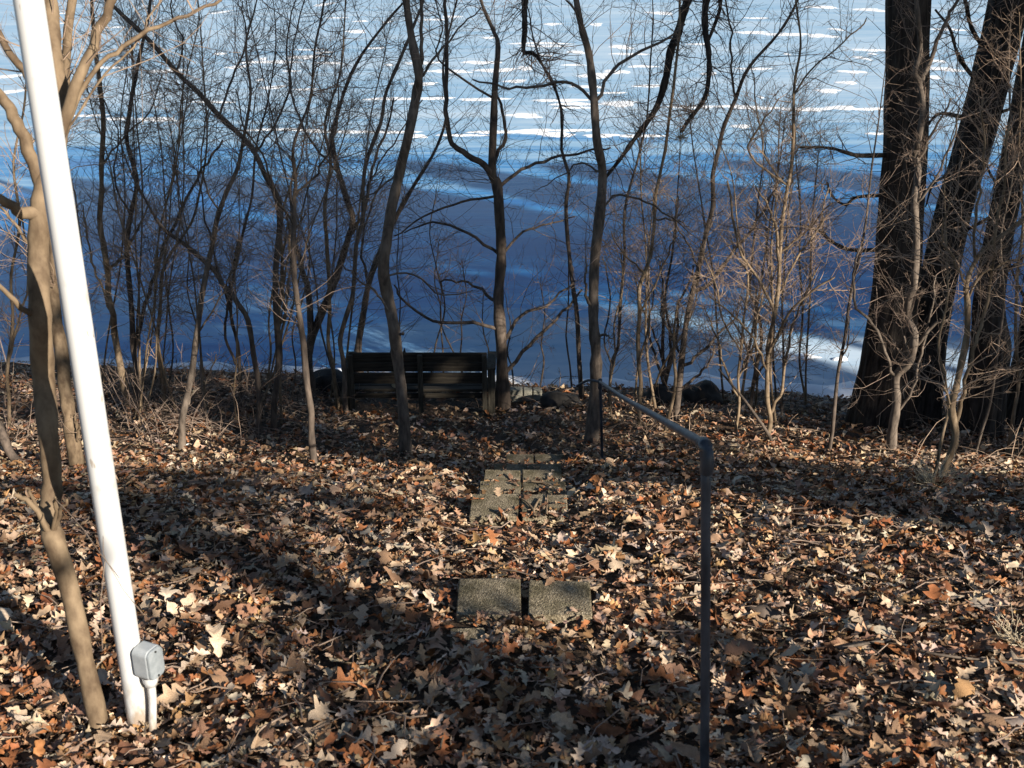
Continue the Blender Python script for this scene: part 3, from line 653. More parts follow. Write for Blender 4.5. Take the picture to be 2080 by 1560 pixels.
plant('tree', 'brown tree forking like a candlestick, right of the bench', 'tree',
  [(1022, 828), (1019, 700), (1012, 600), (1018, 520), (1013, 430), (1008, 372), (1000, 345), (1003, 200), (1012, 95), (1000, 60), (976, -10)], (26, 22, 20, 21, 20, 22, 15, 10, 8, 6), 'dark', dh=.05, dens=6, seed=63, sides=14, t0=.3, tl=(.35, 1.0), tw=.0042,
  branches=[([(1004, 360), (985, 335), (940, 310), (914, 282), (906, 200), (908, 100), (905, -20)], (17, 15, 12, 10, 8), -.2), ([(1003, 350), (1012, 305), (1029, 280), (1020, 225), (1008, 180)], (10, 8, 6), .15),
            ([(1012, 385), (1060, 345), (1120, 322), (1190, 308), (1240, 300)], (9, 7, 4), .3), ([(1015, 515), (950, 472), (880, 452), (820, 470)], (8, 6, 3), .2), ([(1013, 612), (980, 590), (940, 572), (890, 570)], (9, 6, 4), .25),
            ([(1017, 668), (960, 655), (880, 650), (820, 610), (800, 580)], (9, 7, 4), -.2), ([(1020, 515), (1062, 472), (1110, 458), (1170, 440)], (7, 5, 3), .2), ([(1022, 752), (1075, 700), (1130, 650), (1180, 590)], (10, 8, 5), .25),
            ([(1016, 690), (1060, 640), (1110, 620), (1170, 570)], (9, 7, 4), .15), ([(1012, 400), (940, 410), (860, 440), (800, 480)], (7, 5, 3), .2), ([(906, 200), (890, 120), (900, 60), (880, -10)], (6, 4, 3), .1)])
plant('tree', 'slender grey trunk behind the far handrail post, bark ridged near its foot', 'tree',
  [(1200, 902), (1208, 800), (1210, 720), (1206, 650), (1206, 560), (1216, 450), (1222, 350), (1212, 280), (1205, 185), (1195, 110), (1180, 50), (1168, -20)], (30, 25, 22, 20, 20, 18, 17, 16, 13, 11), 'grey', dh=.15, dens=4.5, seed=66, sides=16, t0=.3,
  branches=[([(1204, 198), (1162, 170), (1085, 176), (1020, 178), (960, 160)], (8, 7, 4), .15), ([(1212, 195), (1260, 130), (1340, 85), (1390, 50)], (9, 7, 4), .2), ([(1208, 640), (1190, 600), (1192, 560), (1190, 520)], (9, 6, 3), -.1),
            ([(1215, 690), (1230, 680), (1242, 690)], (7, 6, 3), -.1), ([(1222, 420), (1260, 400), (1330, 420), (1400, 470)], (6, 5, 3), .3), ([(1222, 360), (1180, 330), (1150, 350), (1100, 380)], (5, 4, 2), .3), ([(1180, 40), (1150, 0), (1140, -30)], (6, 4, 3))])
plant('sapling', 'thin dark stem between the forked tree and the grey trunk', 'tree',
  [(1181, 812), (1175, 722), (1171, 621), (1158, 540), (1151, 437), (1154, 370), (1144, 303), (1138, 219), (1124, 168), (1100, 128), (1080, 60)], (13, 12, 11, 9, 7, 5, 4), 'dark', dens=6, seed=69, ext=.5)
plant('sapling', 'slim stem right of the grey trunk, rising behind the rail end', 'tree',
  [(1239, 822), (1242, 739), (1255, 702), (1259, 621), (1269, 520), (1270, 430), (1292, 330), (1312, 250), (1320, 120)], (9, 8, 8, 7, 5, 4), 'grey', dens=7, seed=72, branches=[([(1242, 745), (1228, 690), (1240, 600), (1225, 520)], (5, 4, 3))])
plant('sapling', 'slim pale stem crossing behind the middle of the handrail', 'tree',
  [(1297, 872), (1298, 820), (1303, 770), (1295, 713), (1300, 653), (1298, 587), (1310, 553), (1320, 505), (1333, 421), (1350, 303), (1367, 202), (1377, 84), (1380, -20)], (11, 11, 11, 10, 9, 8, 7, 6), 'tan', dens=6, seed=75,
  branches=[([(1300, 640), (1340, 560), (1370, 480), (1375, 400)], (5, 4, 3)), ([(1310, 553), (1270, 520), (1240, 470)], (5, 4, 2)), ([(1331, 450), (1370, 448), (1400, 460)], (5, 4, 2))])
plant('tree', 'dark tall stem forking high, behind the handrail elbow', 'tree',
  [(1370, 856), (1380, 770), (1390, 687), (1403, 607), (1417, 553), (1433, 487), (1447, 420), (1455, 337), (1468, 269), (1494, 202), (1525, 135), (1582, 67), (1620, 0)], (18, 16, 14, 13, 12, 11, 10, 8, 6), 'dark', dens=8, seed=78, tl=(.3, .9),
  branches=[([(1494, 205), (1486, 134), (1484, 67), (1474, -10)], (6, 5, 4), .1), ([(1408, 600), (1440, 577), (1473, 533), (1520, 473), (1556, 415), (1590, 360)], (10, 8, 5), .15), ([(1386, 745), (1420, 720), (1460, 680), (1500, 640)], (9, 7, 4), .1),
            ([(1388, 720), (1368, 690), (1345, 640), (1350, 560)], (7, 5, 3), .15), ([(1415, 560), (1400, 500), (1375, 460), (1380, 400)], (6, 4, 3)), ([(1376, 800), (1420, 760), (1440, 740), (1452, 700)], (8, 6, 4), .1)])
plant('shrub', 'multi-stemmed dark shrub behind the rail by the smaller boulder', 'shrub',
  [(1352, 812), (1350, 760), (1345, 690), (1350, 600), (1365, 520), (1372, 440)], (10, 9, 8, 6, 4), 'dark', dens=8, seed=81, trunk_name='stem', kids=(3, 5),
  branches=[([(1352, 780), (1372, 700), (1380, 620), (1410, 540)], (9, 7, 4), .1), ([(1352, 790), (1328, 720), (1318, 660), (1330, 580)], (7, 6, 3), .1), ([(1352, 780), (1362, 690), (1350, 610), (1340, 530)], (8, 6, 3), .2), ([(1354, 770), (1336, 700), (1310, 640), (1290, 560)], (6, 5, 3), .2)])
plant('sapling', 'short crooked pale stem standing against the dark tall stem', 'tree',
  [(1348, 882), (1363, 830), (1372, 770), (1370, 735), (1368, 680), (1376, 620)], (10, 9, 9, 7, 4), 'tan', dens=5, seed=84, ext=0)
plant('shrub', 'tall sunlit tan shrub forking into pale branches, left of the big oaks', 'shrub',
  [(1552, 895), (1563, 853), (1557, 803), (1562, 703), (1573, 637), (1582, 570), (1584, 513), (1590, 438), (1596, 377), (1611, 303), (1612, 192), (1626, 94), (1616, 0)], (13, 12, 11, 11, 10, 9, 8, 6, 5), 'tan', dens=8, seed=87, trunk_name='stem', kids=(2, 4), tl=(.3, .85), tw=.004,
  branches=[([(1582, 560), (1577, 470), (1567, 433), (1540, 380)], (8, 7, 4), -.1), ([(1612, 200), (1646, 141), (1717, 84), (1760, 40)], (5, 4, 3), .1), ([(1563, 720), (1600, 640), (1640, 600), (1700, 560)], (7, 6, 4), -.2),
            ([(1573, 630), (1540, 560), (1500, 500), (1478, 370)], (7, 6, 5), -.1), ([(1560, 850), (1590, 790), (1600, 700), (1625, 620), (1660, 540)], (8, 7, 5, 4), .1), ([(1584, 520), (1640, 470), (1690, 410)], (6, 4, 3), -.15),
            ([(1480, 370), (1521, 313), (1548, 252), (1582, 199)], (5, 5, 3), .0), ([(1560, 750), (1530, 690), (1490, 640), (1440, 600)], (6, 5, 3), -.1), ([(1596, 380), (1560, 330), (1540, 240), (1530, 150)], (5, 4, 3), .2), ([(1578, 600), (1620, 520), (1660, 470), (1680, 380)], (6, 5, 3), .1)])
plant('shrub', 'twiggy tan shrub left of the tall sunlit shrub', 'shrub',
  [(1492, 889), (1500, 820), (1497, 753), (1507, 703), (1512, 640), (1520, 560), (1500, 470)], (8, 7, 7, 6, 4), 'tan', dens=9, seed=90, trunk_name='stem', kids=(3, 5),
  branches=[([(1500, 830), (1480, 760), (1455, 690), (1430, 620)], (6, 5, 3), .1), ([(1498, 780), (1530, 700), (1545, 620), (1580, 540)], (6, 5, 3)), ([(1505, 720), (1470, 650), (1450, 570), (1420, 500)], (5, 4, 3))])
plant('shrub', 'dark thin-branched shrub between the two tan shrubs', 'shrub',
  [(1522, 835), (1528, 800), (1537, 753), (1548, 693), (1540, 630), (1520, 580), (1530, 500)], (11, 10, 9, 7, 5), 'dark', dens=8, seed=93, trunk_name='stem', kids=(3, 5),
  branches=[([(1530, 790), (1560, 720), (1600, 650)], (6, 5, 3)), ([(1537, 753), (1510, 690), (1480, 640)], (6, 5, 3))])
st = G(1573, 899)
stick = empty('dead_stick', st, 'bare dead stick leaning up left from the foot of the tall sunlit shrub', 'stick')
a = Acc(st); hs = st.y / U; a.tube(spline([tuple(st - Vector((0, 0, .03))), tuple(P(1553, 870, hs)), tuple(P(1510, 810, hs + .1)), tuple(P(1460, 750, hs + .2))], 4), np.linspace(.022, .010, 13), 8); a.build('stem', M_DARK, stick)
a = Acc(st); a.tube(spline([tuple(P(1480, 775, hs + .16)), tuple(P(1482, 755, hs + .12))], 3), np.linspace(.009, .003, 4), 6); a.build('stub', M_DARK, stick)
plant('sapling', 'thin wiry stem just left of the broad dark oak trunk', 'tree',
  [(1684, 916), (1691, 857), (1700, 776), (1713, 682), (1727, 611), (1737, 554), (1755, 480), (1765, 400)], (10, 9, 8, 7, 5), 'dark', dens=6, seed=96, branches=[([(1706, 750), (1722, 700), (1726, 640)], (4, 4, 2))])
for i, px in enumerate(sorted(er.uniform(1230, 1690) for _ in range(12))):
    py = er.uniform(815, 880); lean = er.gauss(20, 40); pts = [(px, py)]; x = px
    top = er.uniform(250, 600)
    for k in range(1, 6):
        x = x + lean / 5 + er.gauss(0, 8); pts.append((x, py + (top - py) * k / 5))
    plant('shrub', ORD[i] + ' from the left of the thin twiggy stems between handrail and oaks', 'shrub', pts, (er.uniform(5, 8), 5, 3), er.choice(['grey', 'tan', 'tan']), dens=10, depth=2, seed=700 + i, group='thin bare stems of the right brush', sides=6, ext=.3, tl=(.25, .75), t0=.1, trunk_name='stem')
for i, px in enumerate(sorted(er.uniform(780, 1180) for _ in range(9))):
    py = er.uniform(770, 800); pts = [(px, py)]; x = px; top = er.uniform(380, 640)
    for k in range(1, 6):
        x = x + er.gauss(0, 12); pts.append((x, py + (top - py) * k / 5))
    plant('shrub', ORD[i] + ' from the left of the thin dark wands on the shore behind the bench', 'shrub', pts, (5, 4, 2.5), 'dark', dens=7, depth=1, seed=800 + i, group='thin dark stems on the shore behind the bench', sides=5, ext=.2, h0=er.uniform(9.9, 10.2), trunk_name='stem', tl=(.2, .6))

# --- the big oaks
def oak(label, lean, w, seed, h0, dh, branches=(), dens=2.2, knob=None):
    r = random.Random(seed)
    base = G(*lean[0]); hh = base.y / U if h0 is None else h0
    if h0 is not None:
        q = P(lean[0][0], lean[0][1], h0); base = Vector((q.x, q.y, gz(q.x, q.y)))
    root = empty('oak_tree', base, label, 'tree', 'large dark oaks at the right')
    main = path3(lean, None, hh, dh)
    main[0] = Vector((main[0].x, main[0].y, base.z - .15))
    wl_ = [wpx(a_, q_) / 2 for a_, q_ in zip(w, main)]
    d = (main[-1] - main[-2]).normalized()
    for k in range(4): main.append(main[-1] + (d + Vector((r.gauss(0, .08), r.gauss(0, .08), .2))).normalized() * 1.6); wl_.append(wl_[-1] * .82)
    sp = spline([tuple(q_) for q_ in main], 11); rr = np.interp(np.linspace(0, 1, len(sp)), np.linspace(0, 1, len(wl_)), wl_)
    ph = [r.uniform(0, 6.28) for _ in range(8)]
    def ridge(i, th):
        I = i[:, None]; T = th[None]
        z = 1 + .035 * np.sin(13 * T + 1.1 * np.sin(I * .16 + ph[0])) + .028 * np.sin(21 * T + 1.3 * np.sin(I * .21 + ph[1]) + ph[2]) + .03 * np.sin(3 * T + ph[3] + I * .03) + .018 * np.sin(29 * T + I * .5 + ph[4])
        fl = np.exp(-I / 9.0); z = z + fl * (.16 + .16 * np.sin(5 * T + ph[5]))
        return z
    a = Acc(base); a.tube(sp, rr, 72, ridge=ridge); a.build('trunk', M_OAK, root)
    limbs = []
    for b in branches:
        bp, bw, bdh = b
        j = int(np.argmin([(sp[k] - np.array(P(bp[0][0], bp[0][1], hh))) @ (sp[k] - np.array(P(bp[0][0], bp[0][1], hh))) for k in range(len(sp))])); hb = sp[j][1] / U
        bpts = [Vector(sp[j])] + [P(x, y, hb + bdh * (k + 1) / (len(bp) - 1)) for k, (x, y) in enumerate(bp[1:])]
        bs = spline([tuple(q_) for q_ in bpts], 5); bw_ = [wpx(a_, Vector(q_)) / 2 for a_, q_ in zip(lerp_list(bw, len(bs)), bs)]
        bw_ = [x * (1 + .1 * r.gauss(0, 1)) for x in bw_]
        a = Acc(base); a.tube(bs, bw_, 9); a.build('branch', M_OAK, root); limbs.append((bs, np.array(bw_)))
    a = Acc(base)
    for (s_, r_) in limbs:
        L = float(np.sum(np.linalg.norm(np.diff(s_, axis=0), axis=1)))
        for k in range(int(dens * 4 * L)):
            t = .2 + .8 * r.random(); f = t * (len(s_) - 1); i = min(len(s_) - 2, int(f)); p0 = Vector(s_[i]); d0 = Vector(s_[i + 1] - s_[i]).normalized()
            grow(a, p0, rot_about(d0, math.radians(r.uniform(35, 80)), r), r.uniform(.2, .6), min(r_[i] * .6, .006), 2, r, up=.04, wob=.42, kids=(2, 4), spread=(35, 75))
    for k in range(22):                      # small shoots off the trunk
        i = r.randint(int(len(sp) * .06), int(len(sp) * .5)); p0 = Vector(sp[i]); d0 = Vector((r.gauss(0, 1), r.gauss(-.5, 1), r.uniform(0, .6))).normalized()
        grow(a, p0 + d0 * rr[i] * .9, d0, r.uniform(.15, .5), .004, 1, r, up=.05, wob=.35)
    o = a.build('twigs', M_TWIGD, root, smooth=False)
    if o: o['kind'] = 'stuff'
    return root, sp, rr
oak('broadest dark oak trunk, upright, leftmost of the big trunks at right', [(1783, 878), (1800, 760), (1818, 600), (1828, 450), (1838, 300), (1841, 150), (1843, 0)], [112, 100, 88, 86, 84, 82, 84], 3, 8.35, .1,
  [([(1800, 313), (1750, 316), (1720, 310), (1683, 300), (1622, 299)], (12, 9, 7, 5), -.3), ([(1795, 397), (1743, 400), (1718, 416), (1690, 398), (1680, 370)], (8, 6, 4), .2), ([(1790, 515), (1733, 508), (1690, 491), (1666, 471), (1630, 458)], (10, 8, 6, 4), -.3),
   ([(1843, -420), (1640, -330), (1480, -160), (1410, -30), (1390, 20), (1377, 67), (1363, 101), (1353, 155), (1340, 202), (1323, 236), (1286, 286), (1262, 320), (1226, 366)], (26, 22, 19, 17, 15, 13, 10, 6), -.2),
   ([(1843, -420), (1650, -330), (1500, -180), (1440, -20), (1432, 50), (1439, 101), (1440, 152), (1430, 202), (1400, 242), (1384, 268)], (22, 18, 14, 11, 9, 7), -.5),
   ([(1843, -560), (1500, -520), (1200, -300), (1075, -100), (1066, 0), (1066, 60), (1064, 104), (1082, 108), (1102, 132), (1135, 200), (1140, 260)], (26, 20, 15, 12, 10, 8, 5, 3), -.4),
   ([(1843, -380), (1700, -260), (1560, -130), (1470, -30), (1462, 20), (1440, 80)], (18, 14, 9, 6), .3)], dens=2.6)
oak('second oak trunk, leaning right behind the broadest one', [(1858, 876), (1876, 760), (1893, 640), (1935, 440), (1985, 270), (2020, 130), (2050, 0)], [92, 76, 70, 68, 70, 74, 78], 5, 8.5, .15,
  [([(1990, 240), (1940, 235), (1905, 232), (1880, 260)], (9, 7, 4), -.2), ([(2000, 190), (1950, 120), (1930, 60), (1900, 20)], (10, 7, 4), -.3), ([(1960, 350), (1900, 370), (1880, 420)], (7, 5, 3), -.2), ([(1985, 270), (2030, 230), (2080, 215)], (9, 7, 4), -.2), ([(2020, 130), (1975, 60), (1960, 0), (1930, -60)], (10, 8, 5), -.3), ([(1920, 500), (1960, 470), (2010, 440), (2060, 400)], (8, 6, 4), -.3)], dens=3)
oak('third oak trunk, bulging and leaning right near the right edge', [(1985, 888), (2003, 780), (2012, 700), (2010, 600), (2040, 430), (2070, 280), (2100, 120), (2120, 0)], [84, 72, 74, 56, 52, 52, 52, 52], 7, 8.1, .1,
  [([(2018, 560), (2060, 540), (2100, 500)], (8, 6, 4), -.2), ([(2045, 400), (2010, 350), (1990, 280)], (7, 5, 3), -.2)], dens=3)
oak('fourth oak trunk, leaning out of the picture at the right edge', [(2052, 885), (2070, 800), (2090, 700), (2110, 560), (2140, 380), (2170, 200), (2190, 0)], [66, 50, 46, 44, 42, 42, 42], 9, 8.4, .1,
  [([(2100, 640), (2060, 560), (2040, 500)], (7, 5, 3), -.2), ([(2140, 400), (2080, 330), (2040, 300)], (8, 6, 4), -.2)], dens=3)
# dry tuft caught in the hanging branch
tp = P(1385, 278, 7.85)
tuft = Acc(tp); tr = random.Random(8)
for k in range(60):
    d = Vector((tr.gauss(0, 1), tr.gauss(0, 1), tr.gauss(-.3, 1))).normalized(); grow(tuft, tp + d * .01, d, tr.uniform(.05, .12), .003, 0, tr, wob=.7)
o = tuft.build('dry_tuft', M_STRAW, None, smooth=False); o.location = tp; tag(o, 'straw coloured dry tuft snagged at the tip of a hanging oak branch', 'dry plant')
# --- saplings in front of the oaks
plant('sapling', 'wavy tan sapling growing in front of the broadest oak trunk', 'tree',
  [(1810, 918), (1814, 868), (1822, 816), (1822, 765), (1845, 735), (1855, 704), (1855, 675), (1845, 650), (1847, 611), (1856, 575), (1861, 505), (1858, 421), (1864, 345), (1858, 313), (1865, 279), (1875, 219), (1868, 168), (1860, 146), (1868, 101), (1863, 34), (1858, -30)], (20, 18, 17, 16, 16, 15, 14, 13, 12, 11, 10, 8), 'grey', dens=6, seed=120, sides=14, h0=None, dh=-.05, tw=.0036,
  branches=[([(1868, 172), (1886, 132), (1908, 67), (1938, 15), (1960, -40)], (12, 9, 7), .1), ([(1862, 335), (1885, 286), (1906, 250), (1930, 200)], (8, 6, 4), -.1), ([(1822, 770), (1809, 750), (1783, 675), (1740, 622), (1734, 560), (1745, 500)], (9, 7, 6, 4), -.1), ([(1856, 710), (1886, 670), (1924, 647)], (10, 8, 6), -.1),
            ([(1822, 760), (1836, 720), (1838, 680)], (8, 6, 4), -.1), ([(1822, 840), (1855, 790), (1870, 720), (1890, 640), (1900, 560)], (7, 6, 4), -.1), ([(1858, 420), (1890, 380), (1930, 300), (1950, 220)], (7, 5, 4), -.15)])
plant('sapling', 'tan sapling leaning right in front of the third oak', 'tree',
  [(1905, 979), (1923, 933), (1940, 881), (1934, 829), (1944, 772), (1962, 694), (1966, 624), (1964, 576), (1988, 519), (2014, 493), (2080, 441), (2130, 380)], (15, 15, 14, 13, 12, 10, 8, 7), 'tan', dens=9, seed=123, sides=12, dh=.1, tw=.0036,
  branches=[([(1938, 870), (1953, 815), (1971, 728), (1992, 663), (2010, 589), (2018, 489), (2040, 380), (2050, 250)], (11, 9, 8, 6, 5), .05), ([(1936, 840), (1922, 790), (1918, 740)], (6, 5, 3), -.1), ([(1964, 580), (1935, 530), (1915, 480), (1930, 400)], (6, 5, 3), -.1), ([(1988, 519), (1985, 420), (2000, 320), (1990, 200)], (7, 6, 4), .0), ([(1966, 620), (1990, 560), (2030, 540), (2080, 520)], (6, 5, 4), -.1)])
plant('sapling', 'slim grey stem between the leaning tan sapling and the third oak', 'tree',
  [(1980, 930), (1992, 881), (2012, 815), (2028, 700), (2040, 600), (2035, 480), (2060, 350), (2050, 200)], (8, 7, 6, 5, 4), 'grey', dens=9, seed=126)
plant('sapling', 'pale slim stem at the right edge in front of the fourth oak', 'tree',
  [(2045, 926), (2058, 850), (2071, 781), (2063, 685), (2064, 563), (2080, 450), (2070, 300)], (10, 9, 8, 7, 5), 'tan', dens=9, seed=129, branches=[([(2071, 781), (2090, 720), (2100, 600)], (5, 4, 3))])
plant('sapling', 'thin pale stem rising beside the foot of the leaning tan sapling', 'tree',
  [(1896, 968), (1912, 900), (1927, 837), (1920, 770), (1905, 700), (1925, 600), (1920, 480)], (8, 7, 6, 4), 'tan', dens=7, seed=132)

# white cord at the corded sapling
cp = G(366, 909)
a = Acc(cp); cz = cp + Vector((0, 0, .035)); a.tube(spline([tuple(cz + Vector((-.045, -.01, 0))), tuple(cz + Vector((0, -.045, .0))), tuple(cz + Vector((.06, -.03, .006))), tuple(cz + Vector((.10, -.01, .01)))], 5), [.007] * 16, 8)
o = a.build('white_cord', M_CORD); o.location = cp; tag(o, 'short white cord tied at the foot of the leaning sapling', 'cord')
# dark bent root at far left
rp = G(50, 942)
a = Acc(rp); a.tube(spline([tuple(P(-6, 860, rp.y / U + .1)), tuple(P(8, 892, rp.y / U + .05)), tuple(P(24, 925, rp.y / U)), tuple(P(52, 943, rp.y / U) - Vector((0, 0, .01))), tuple(P(82, 944, rp.y / U) - Vector((0, 0, .03)))], 5), np.linspace(.045, .03, 21), 10)
o = a.build('bent_root', M_DARK); o.location = rp; tag(o, 'dark bent root curling out of the leaves at the left edge', 'root')

# undergrowth: low arching canes nobody could count
ug = random.Random(61)
def undergrowth(name, xr_, yr_, n, m, lr, seed):
    r = random.Random(seed); a = Acc((0, 0, 0))
    for i in range(n):
        p = G(r.uniform(*xr_), r.uniform(*yr_)); d = Vector((r.gauss(0, .8), r.gauss(0, .5), r.uniform(.25, 1.1))).normalized(); L = r.uniform(*lr)
        pts = []; q = p.copy(); n_ = 7
        for k in range(n_ + 1):
            pts.append(tuple(q)); q = q + d * (L / n_); d = (d + Vector((r.gauss(0, .12), r.gauss(0, .12), -.16 + r.gauss(0, .08)))).normalized()
            q.z = max(q.z, gz(q.x, q.y) + .02)
        rr_ = r.uniform(.0028, .0065); a.tube(np.array(pts), np.linspace(rr_, rr_ * .5, n_ + 1), 4, cap=False)
        if r.random() < .6:
            k = r.randint(2, 5); grow(a, Vector(pts[k]), rot_about(Vector(pts[k]) - Vector(pts[k - 1]), .7, r), L * .4, rr_ * .55, 1, r)
    o = a.build(name, m, None, smooth=False); tag(o, kind='stuff'); return o
tag(undergrowth('undergrowth', (170, 660), (770, 905), 330, M_TWIG, (.25, .95), 1), 'tangle of low dead canes under the left thicket', 'undergrowth')
tag(undergrowth('undergrowth', (-10, 130), (790, 930), 50, M_TWIG, (.25, .8), 2), 'dead canes on the bank at the far left behind the pole', 'undergrowth')
tag(undergrowth('undergrowth', (1260, 1700), (820, 890), 70, M_TWIGT, (.15, .6), 3), 'thin dead shoots at the foot of the right brush', 'undergrowth')
tag(undergrowth('undergrowth', (1850, 2090), (870, 960), 45, M_TWIGT, (.2, .7), 4), 'dead shoots round the feet of the right hand saplings', 'undergrowth')
tag(undergrowth('undergrowth', (180, 720), (742, 790), 110, M_TWIGD, (.15, .6), 6), 'dark brush along the shore behind the left thicket', 'undergrowth')
tag(undergrowth('undergrowth', (820, 1190), (770, 830), 70, M_TWIGD, (.2, .6), 5), 'dark dead shoots on the shore behind and beside the bench', 'undergrowth')

# fallen sticks lying on leaves
def fallen(label, pts, r0, r1, m, lift=.035, fork=None):
    q = G(*pts[len(pts) // 2]); a = Acc(q)
    def up(x, y, l=lift):
        g = G(x, y); return tuple(g + Vector((0, 0, l)))
    s = spline([up(*p) for p in pts], 4); a.tube(s, np.linspace(r0, r1, len(s)), 7)
    if fork:
        s = spline([up(*p) for p in fork], 4); a.tube(s, np.linspace(r0 * .8, r1, len(s)), 6)
    o = a.build('fallen_stick', m); o.location = q; tag(o, label, 'stick')
fallen('pale grey stick lying on dark leaves at bottom centre', [(805, 1478), (850, 1450), (905, 1420), (960, 1408)], .008, .006, M_TAN)
fallen('short buff stick lying against the lower edge of the nearest right block', [(1110, 1257), (1140, 1247), (1165, 1241)], .011, .008, M_STRAW, .03)
fallen('brown twig lying across leaves near the lower left', [(520, 1350), (560, 1385), (605, 1430)], .006, .003, M_DARK)
fallen('long thin twig lying in the leaves right of the near post', [(1700, 1340), (1800, 1325), (1900, 1352), (2080, 1372)], .007, .004, M_GREY, .05)
fallen('straight bleached stick on leaves below the right saplings', [(1985, 968), (2030, 966), (2085, 960)], .010, .008, M_STRAW, .03)
fallen('thin dark twig standing up from leaves at bottom centre', [(895, 1545), (905, 1500), (912, 1480)], .004, .003, M_TAN, .05)
def on_step(label, pts, z, r0, fork=None):
    s = spline([tuple(at_level(x, y, z)) for x, y in pts], 4); q = Vector(s[0]); a = Acc(q); a.tube(s, np.linspace(r0, r0 * .6, len(s)), 7)
    if fork: s = spline([tuple(at_level(x, y, z)) for x, y in fork], 4); a.tube(s, np.linspace(r0 * .8, r0 * .5, len(s)), 6)
    o = a.build('fallen_stick', M_TAN); o.location = q; tag(o, label, 'stick')
zs = CAM_H - 2.10 * U + .016
on_step('forked grey twig lying on the cracked block of the second step', [(1086, 1050), (1084, 1036), (1096, 1012)], zs, .010, [(1084, 1036), (1070, 1020), (1058, 1012)])
on_step('straight grey twig lying in the crack of the second step', [(1110, 1046), (1111, 1024), (1112, 1005)], zs, .008)
on_step('bent dark twig lying across the third step', [(1080, 977), (1115, 984), (1138, 1003)], CAM_H - 2.37 * U + .016, .008)
# dry weed tuft at the right edge
for (lab, x, y, n, L) in (('silvery dry weed tuft at the right edge of the leaves', 2066, 1310, 36, .13), ('dry grass clump at the foot of the leaning tan sapling', 1893, 992, 70, .26)):
    q = G(x, y); a = Acc(q); r = random.Random(x)
    for k in range(n):
        d = Vector((r.gauss(0, .6), r.gauss(0, .6), r.uniform(.4, 1))).normalized(); grow(a, q + Vector((r.gauss(0, .03), r.gauss(0, .03), 0)), d, L * r.uniform(.5, 1.2), .0022, 1 if k % 4 == 0 else 0, r, up=-.05, wob=.25)
    o = a.build('dry_weed', M_STRAW, None, smooth=False); o.location = q; tag(o, lab, 'dry plant')

# ------------------------------------------------------------------ fallen leaves
PAL = np.array([(.52, .41, .30), (.43, .315, .215), (.42, .35, .285), (.33, .21, .13), (.30, .175, .115), (.28, .118, .05), (.21, .085, .036), (.11, .06, .035), (.35, .21, .10)])
PW = np.array([.15, .18, .08, .17, .15, .10, .07, .06, .04]); PW = PW / PW.sum()
nrng = np.random.default_rng(42)
def leaf_template(kind, seed, hi=True):
    """strip along the midrib, with lobes, a fold at the midrib and curl; length 1 along Y"""
    r = random.Random(seed)
    if kind == 'white':   W = [.016, .02, .09, .13, .08, .26, .27, .13, .35, .37, .16, .24, .17, .02]
    elif kind == 'red':   W = [.016, .02, .22, .09, .07, .36, .18, .08, .42, .20, .08, .24, .09, .0]
    else:                 W = [.016, .03, .14, .22, .27, .30, .32, .32, .30, .27, .22, .15, .08, .0]
    n = len(W); ys = np.linspace(0, 1, n)
    if not hi:
        keep = [0, 2, 5, 7, 9, 11, 13]
        W = [W[k] for k in keep]; ys = ys[keep]; n = len(W)
    curl = r.choice([r.uniform(-.8, 1.0), r.uniform(-1.2, 1.6), r.uniform(1.2, 4.2)]); bend = r.choice([r.uniform(-.7, .7), r.uniform(-2.2, 2.2)]); fold = r.uniform(-.1, .4); tw = r.uniform(-1.0, 1.0); nar = r.uniform(.62, 1.0); W = None or W; side = {-1: r.uniform(.75, 1.1), 1: r.uniform(.75, 1.1)}; ph = r.uniform(0, 6)
    v = []
    for i in range(n):
        for s in (-1, 0, 1):
            w = nar * W[i] * side[s] * r.uniform(.6, 1.25) if s else 0
            y = ys[i] + (.22 * max(0, w - .1) * r.uniform(.5, 1.3) if (s and kind != 'oval') else 0)
            ang = curl * w * 1.4 + fold
            x = s * w * (math.cos(ang * .6)); z = w * math.sin(ang) * .8
            z += (.045 * math.sin(11 * y + 2 * s + ph)) * (1 if s else .3)
            t_ = tw * (y - .5); x, z = x * math.cos(t_) - z * math.sin(t_), x * math.sin(t_) + z * math.cos(t_)
            b_ = bend * (y - .5); yy = (y - .5) if abs(bend) < .05 else math.sin(b_) / bend; zz = 0 if abs(bend) < .05 else (1 - math.cos(b_)) / bend
            v.append((x, yy - math.sin(b_) * z * .5, zz + z))
    f = []
    for i in range(n - 1):
        a_ = i * 3; f += [(a_, a_ + 1, a_ + 4, a_ + 3), (a_ + 1, a_ + 2, a_ + 5, a_ + 4)]
    v = np.array(v); v[:, 2] -= v[:, 2].min()
    return v, np.array(f)
kinds = ['white', 'red', 'white', 'oval', 'white', 'white', 'red', 'white', 'oval', 'white', 'red', 'white'] * 3
T_HI = [leaf_template(k, 900 + i, True) for i, k in enumerate(kinds)]
T_LO = [leaf_template(k, 950 + i, False) for i, k in enumerate(kinds)]
def euler_mats(yaw, tx, ty):
    cz, sz = np.cos(yaw), np.sin(yaw); cx, sx = np.cos(tx), np.sin(tx); cy, sy = np.cos(ty), np.sin(ty); o = np.zeros_like(yaw); e = np.ones_like(yaw)
    Rz = np.stack([np.stack([cz, -sz, o], -1), np.stack([sz, cz, o], -1), np.stack([o, o, e], -1)], 1)
    Rx = np.stack([np.stack([e, o, o], -1), np.stack([o, cx, -sx], -1), np.stack([o, sx, cx], -1)], 1)
    Ry = np.stack([np.stack([cy, o, sy], -1), np.stack([o, e, o], -1), np.stack([-sy, o, cy], -1)], 1)
    return Rx @ Ry @ Rz
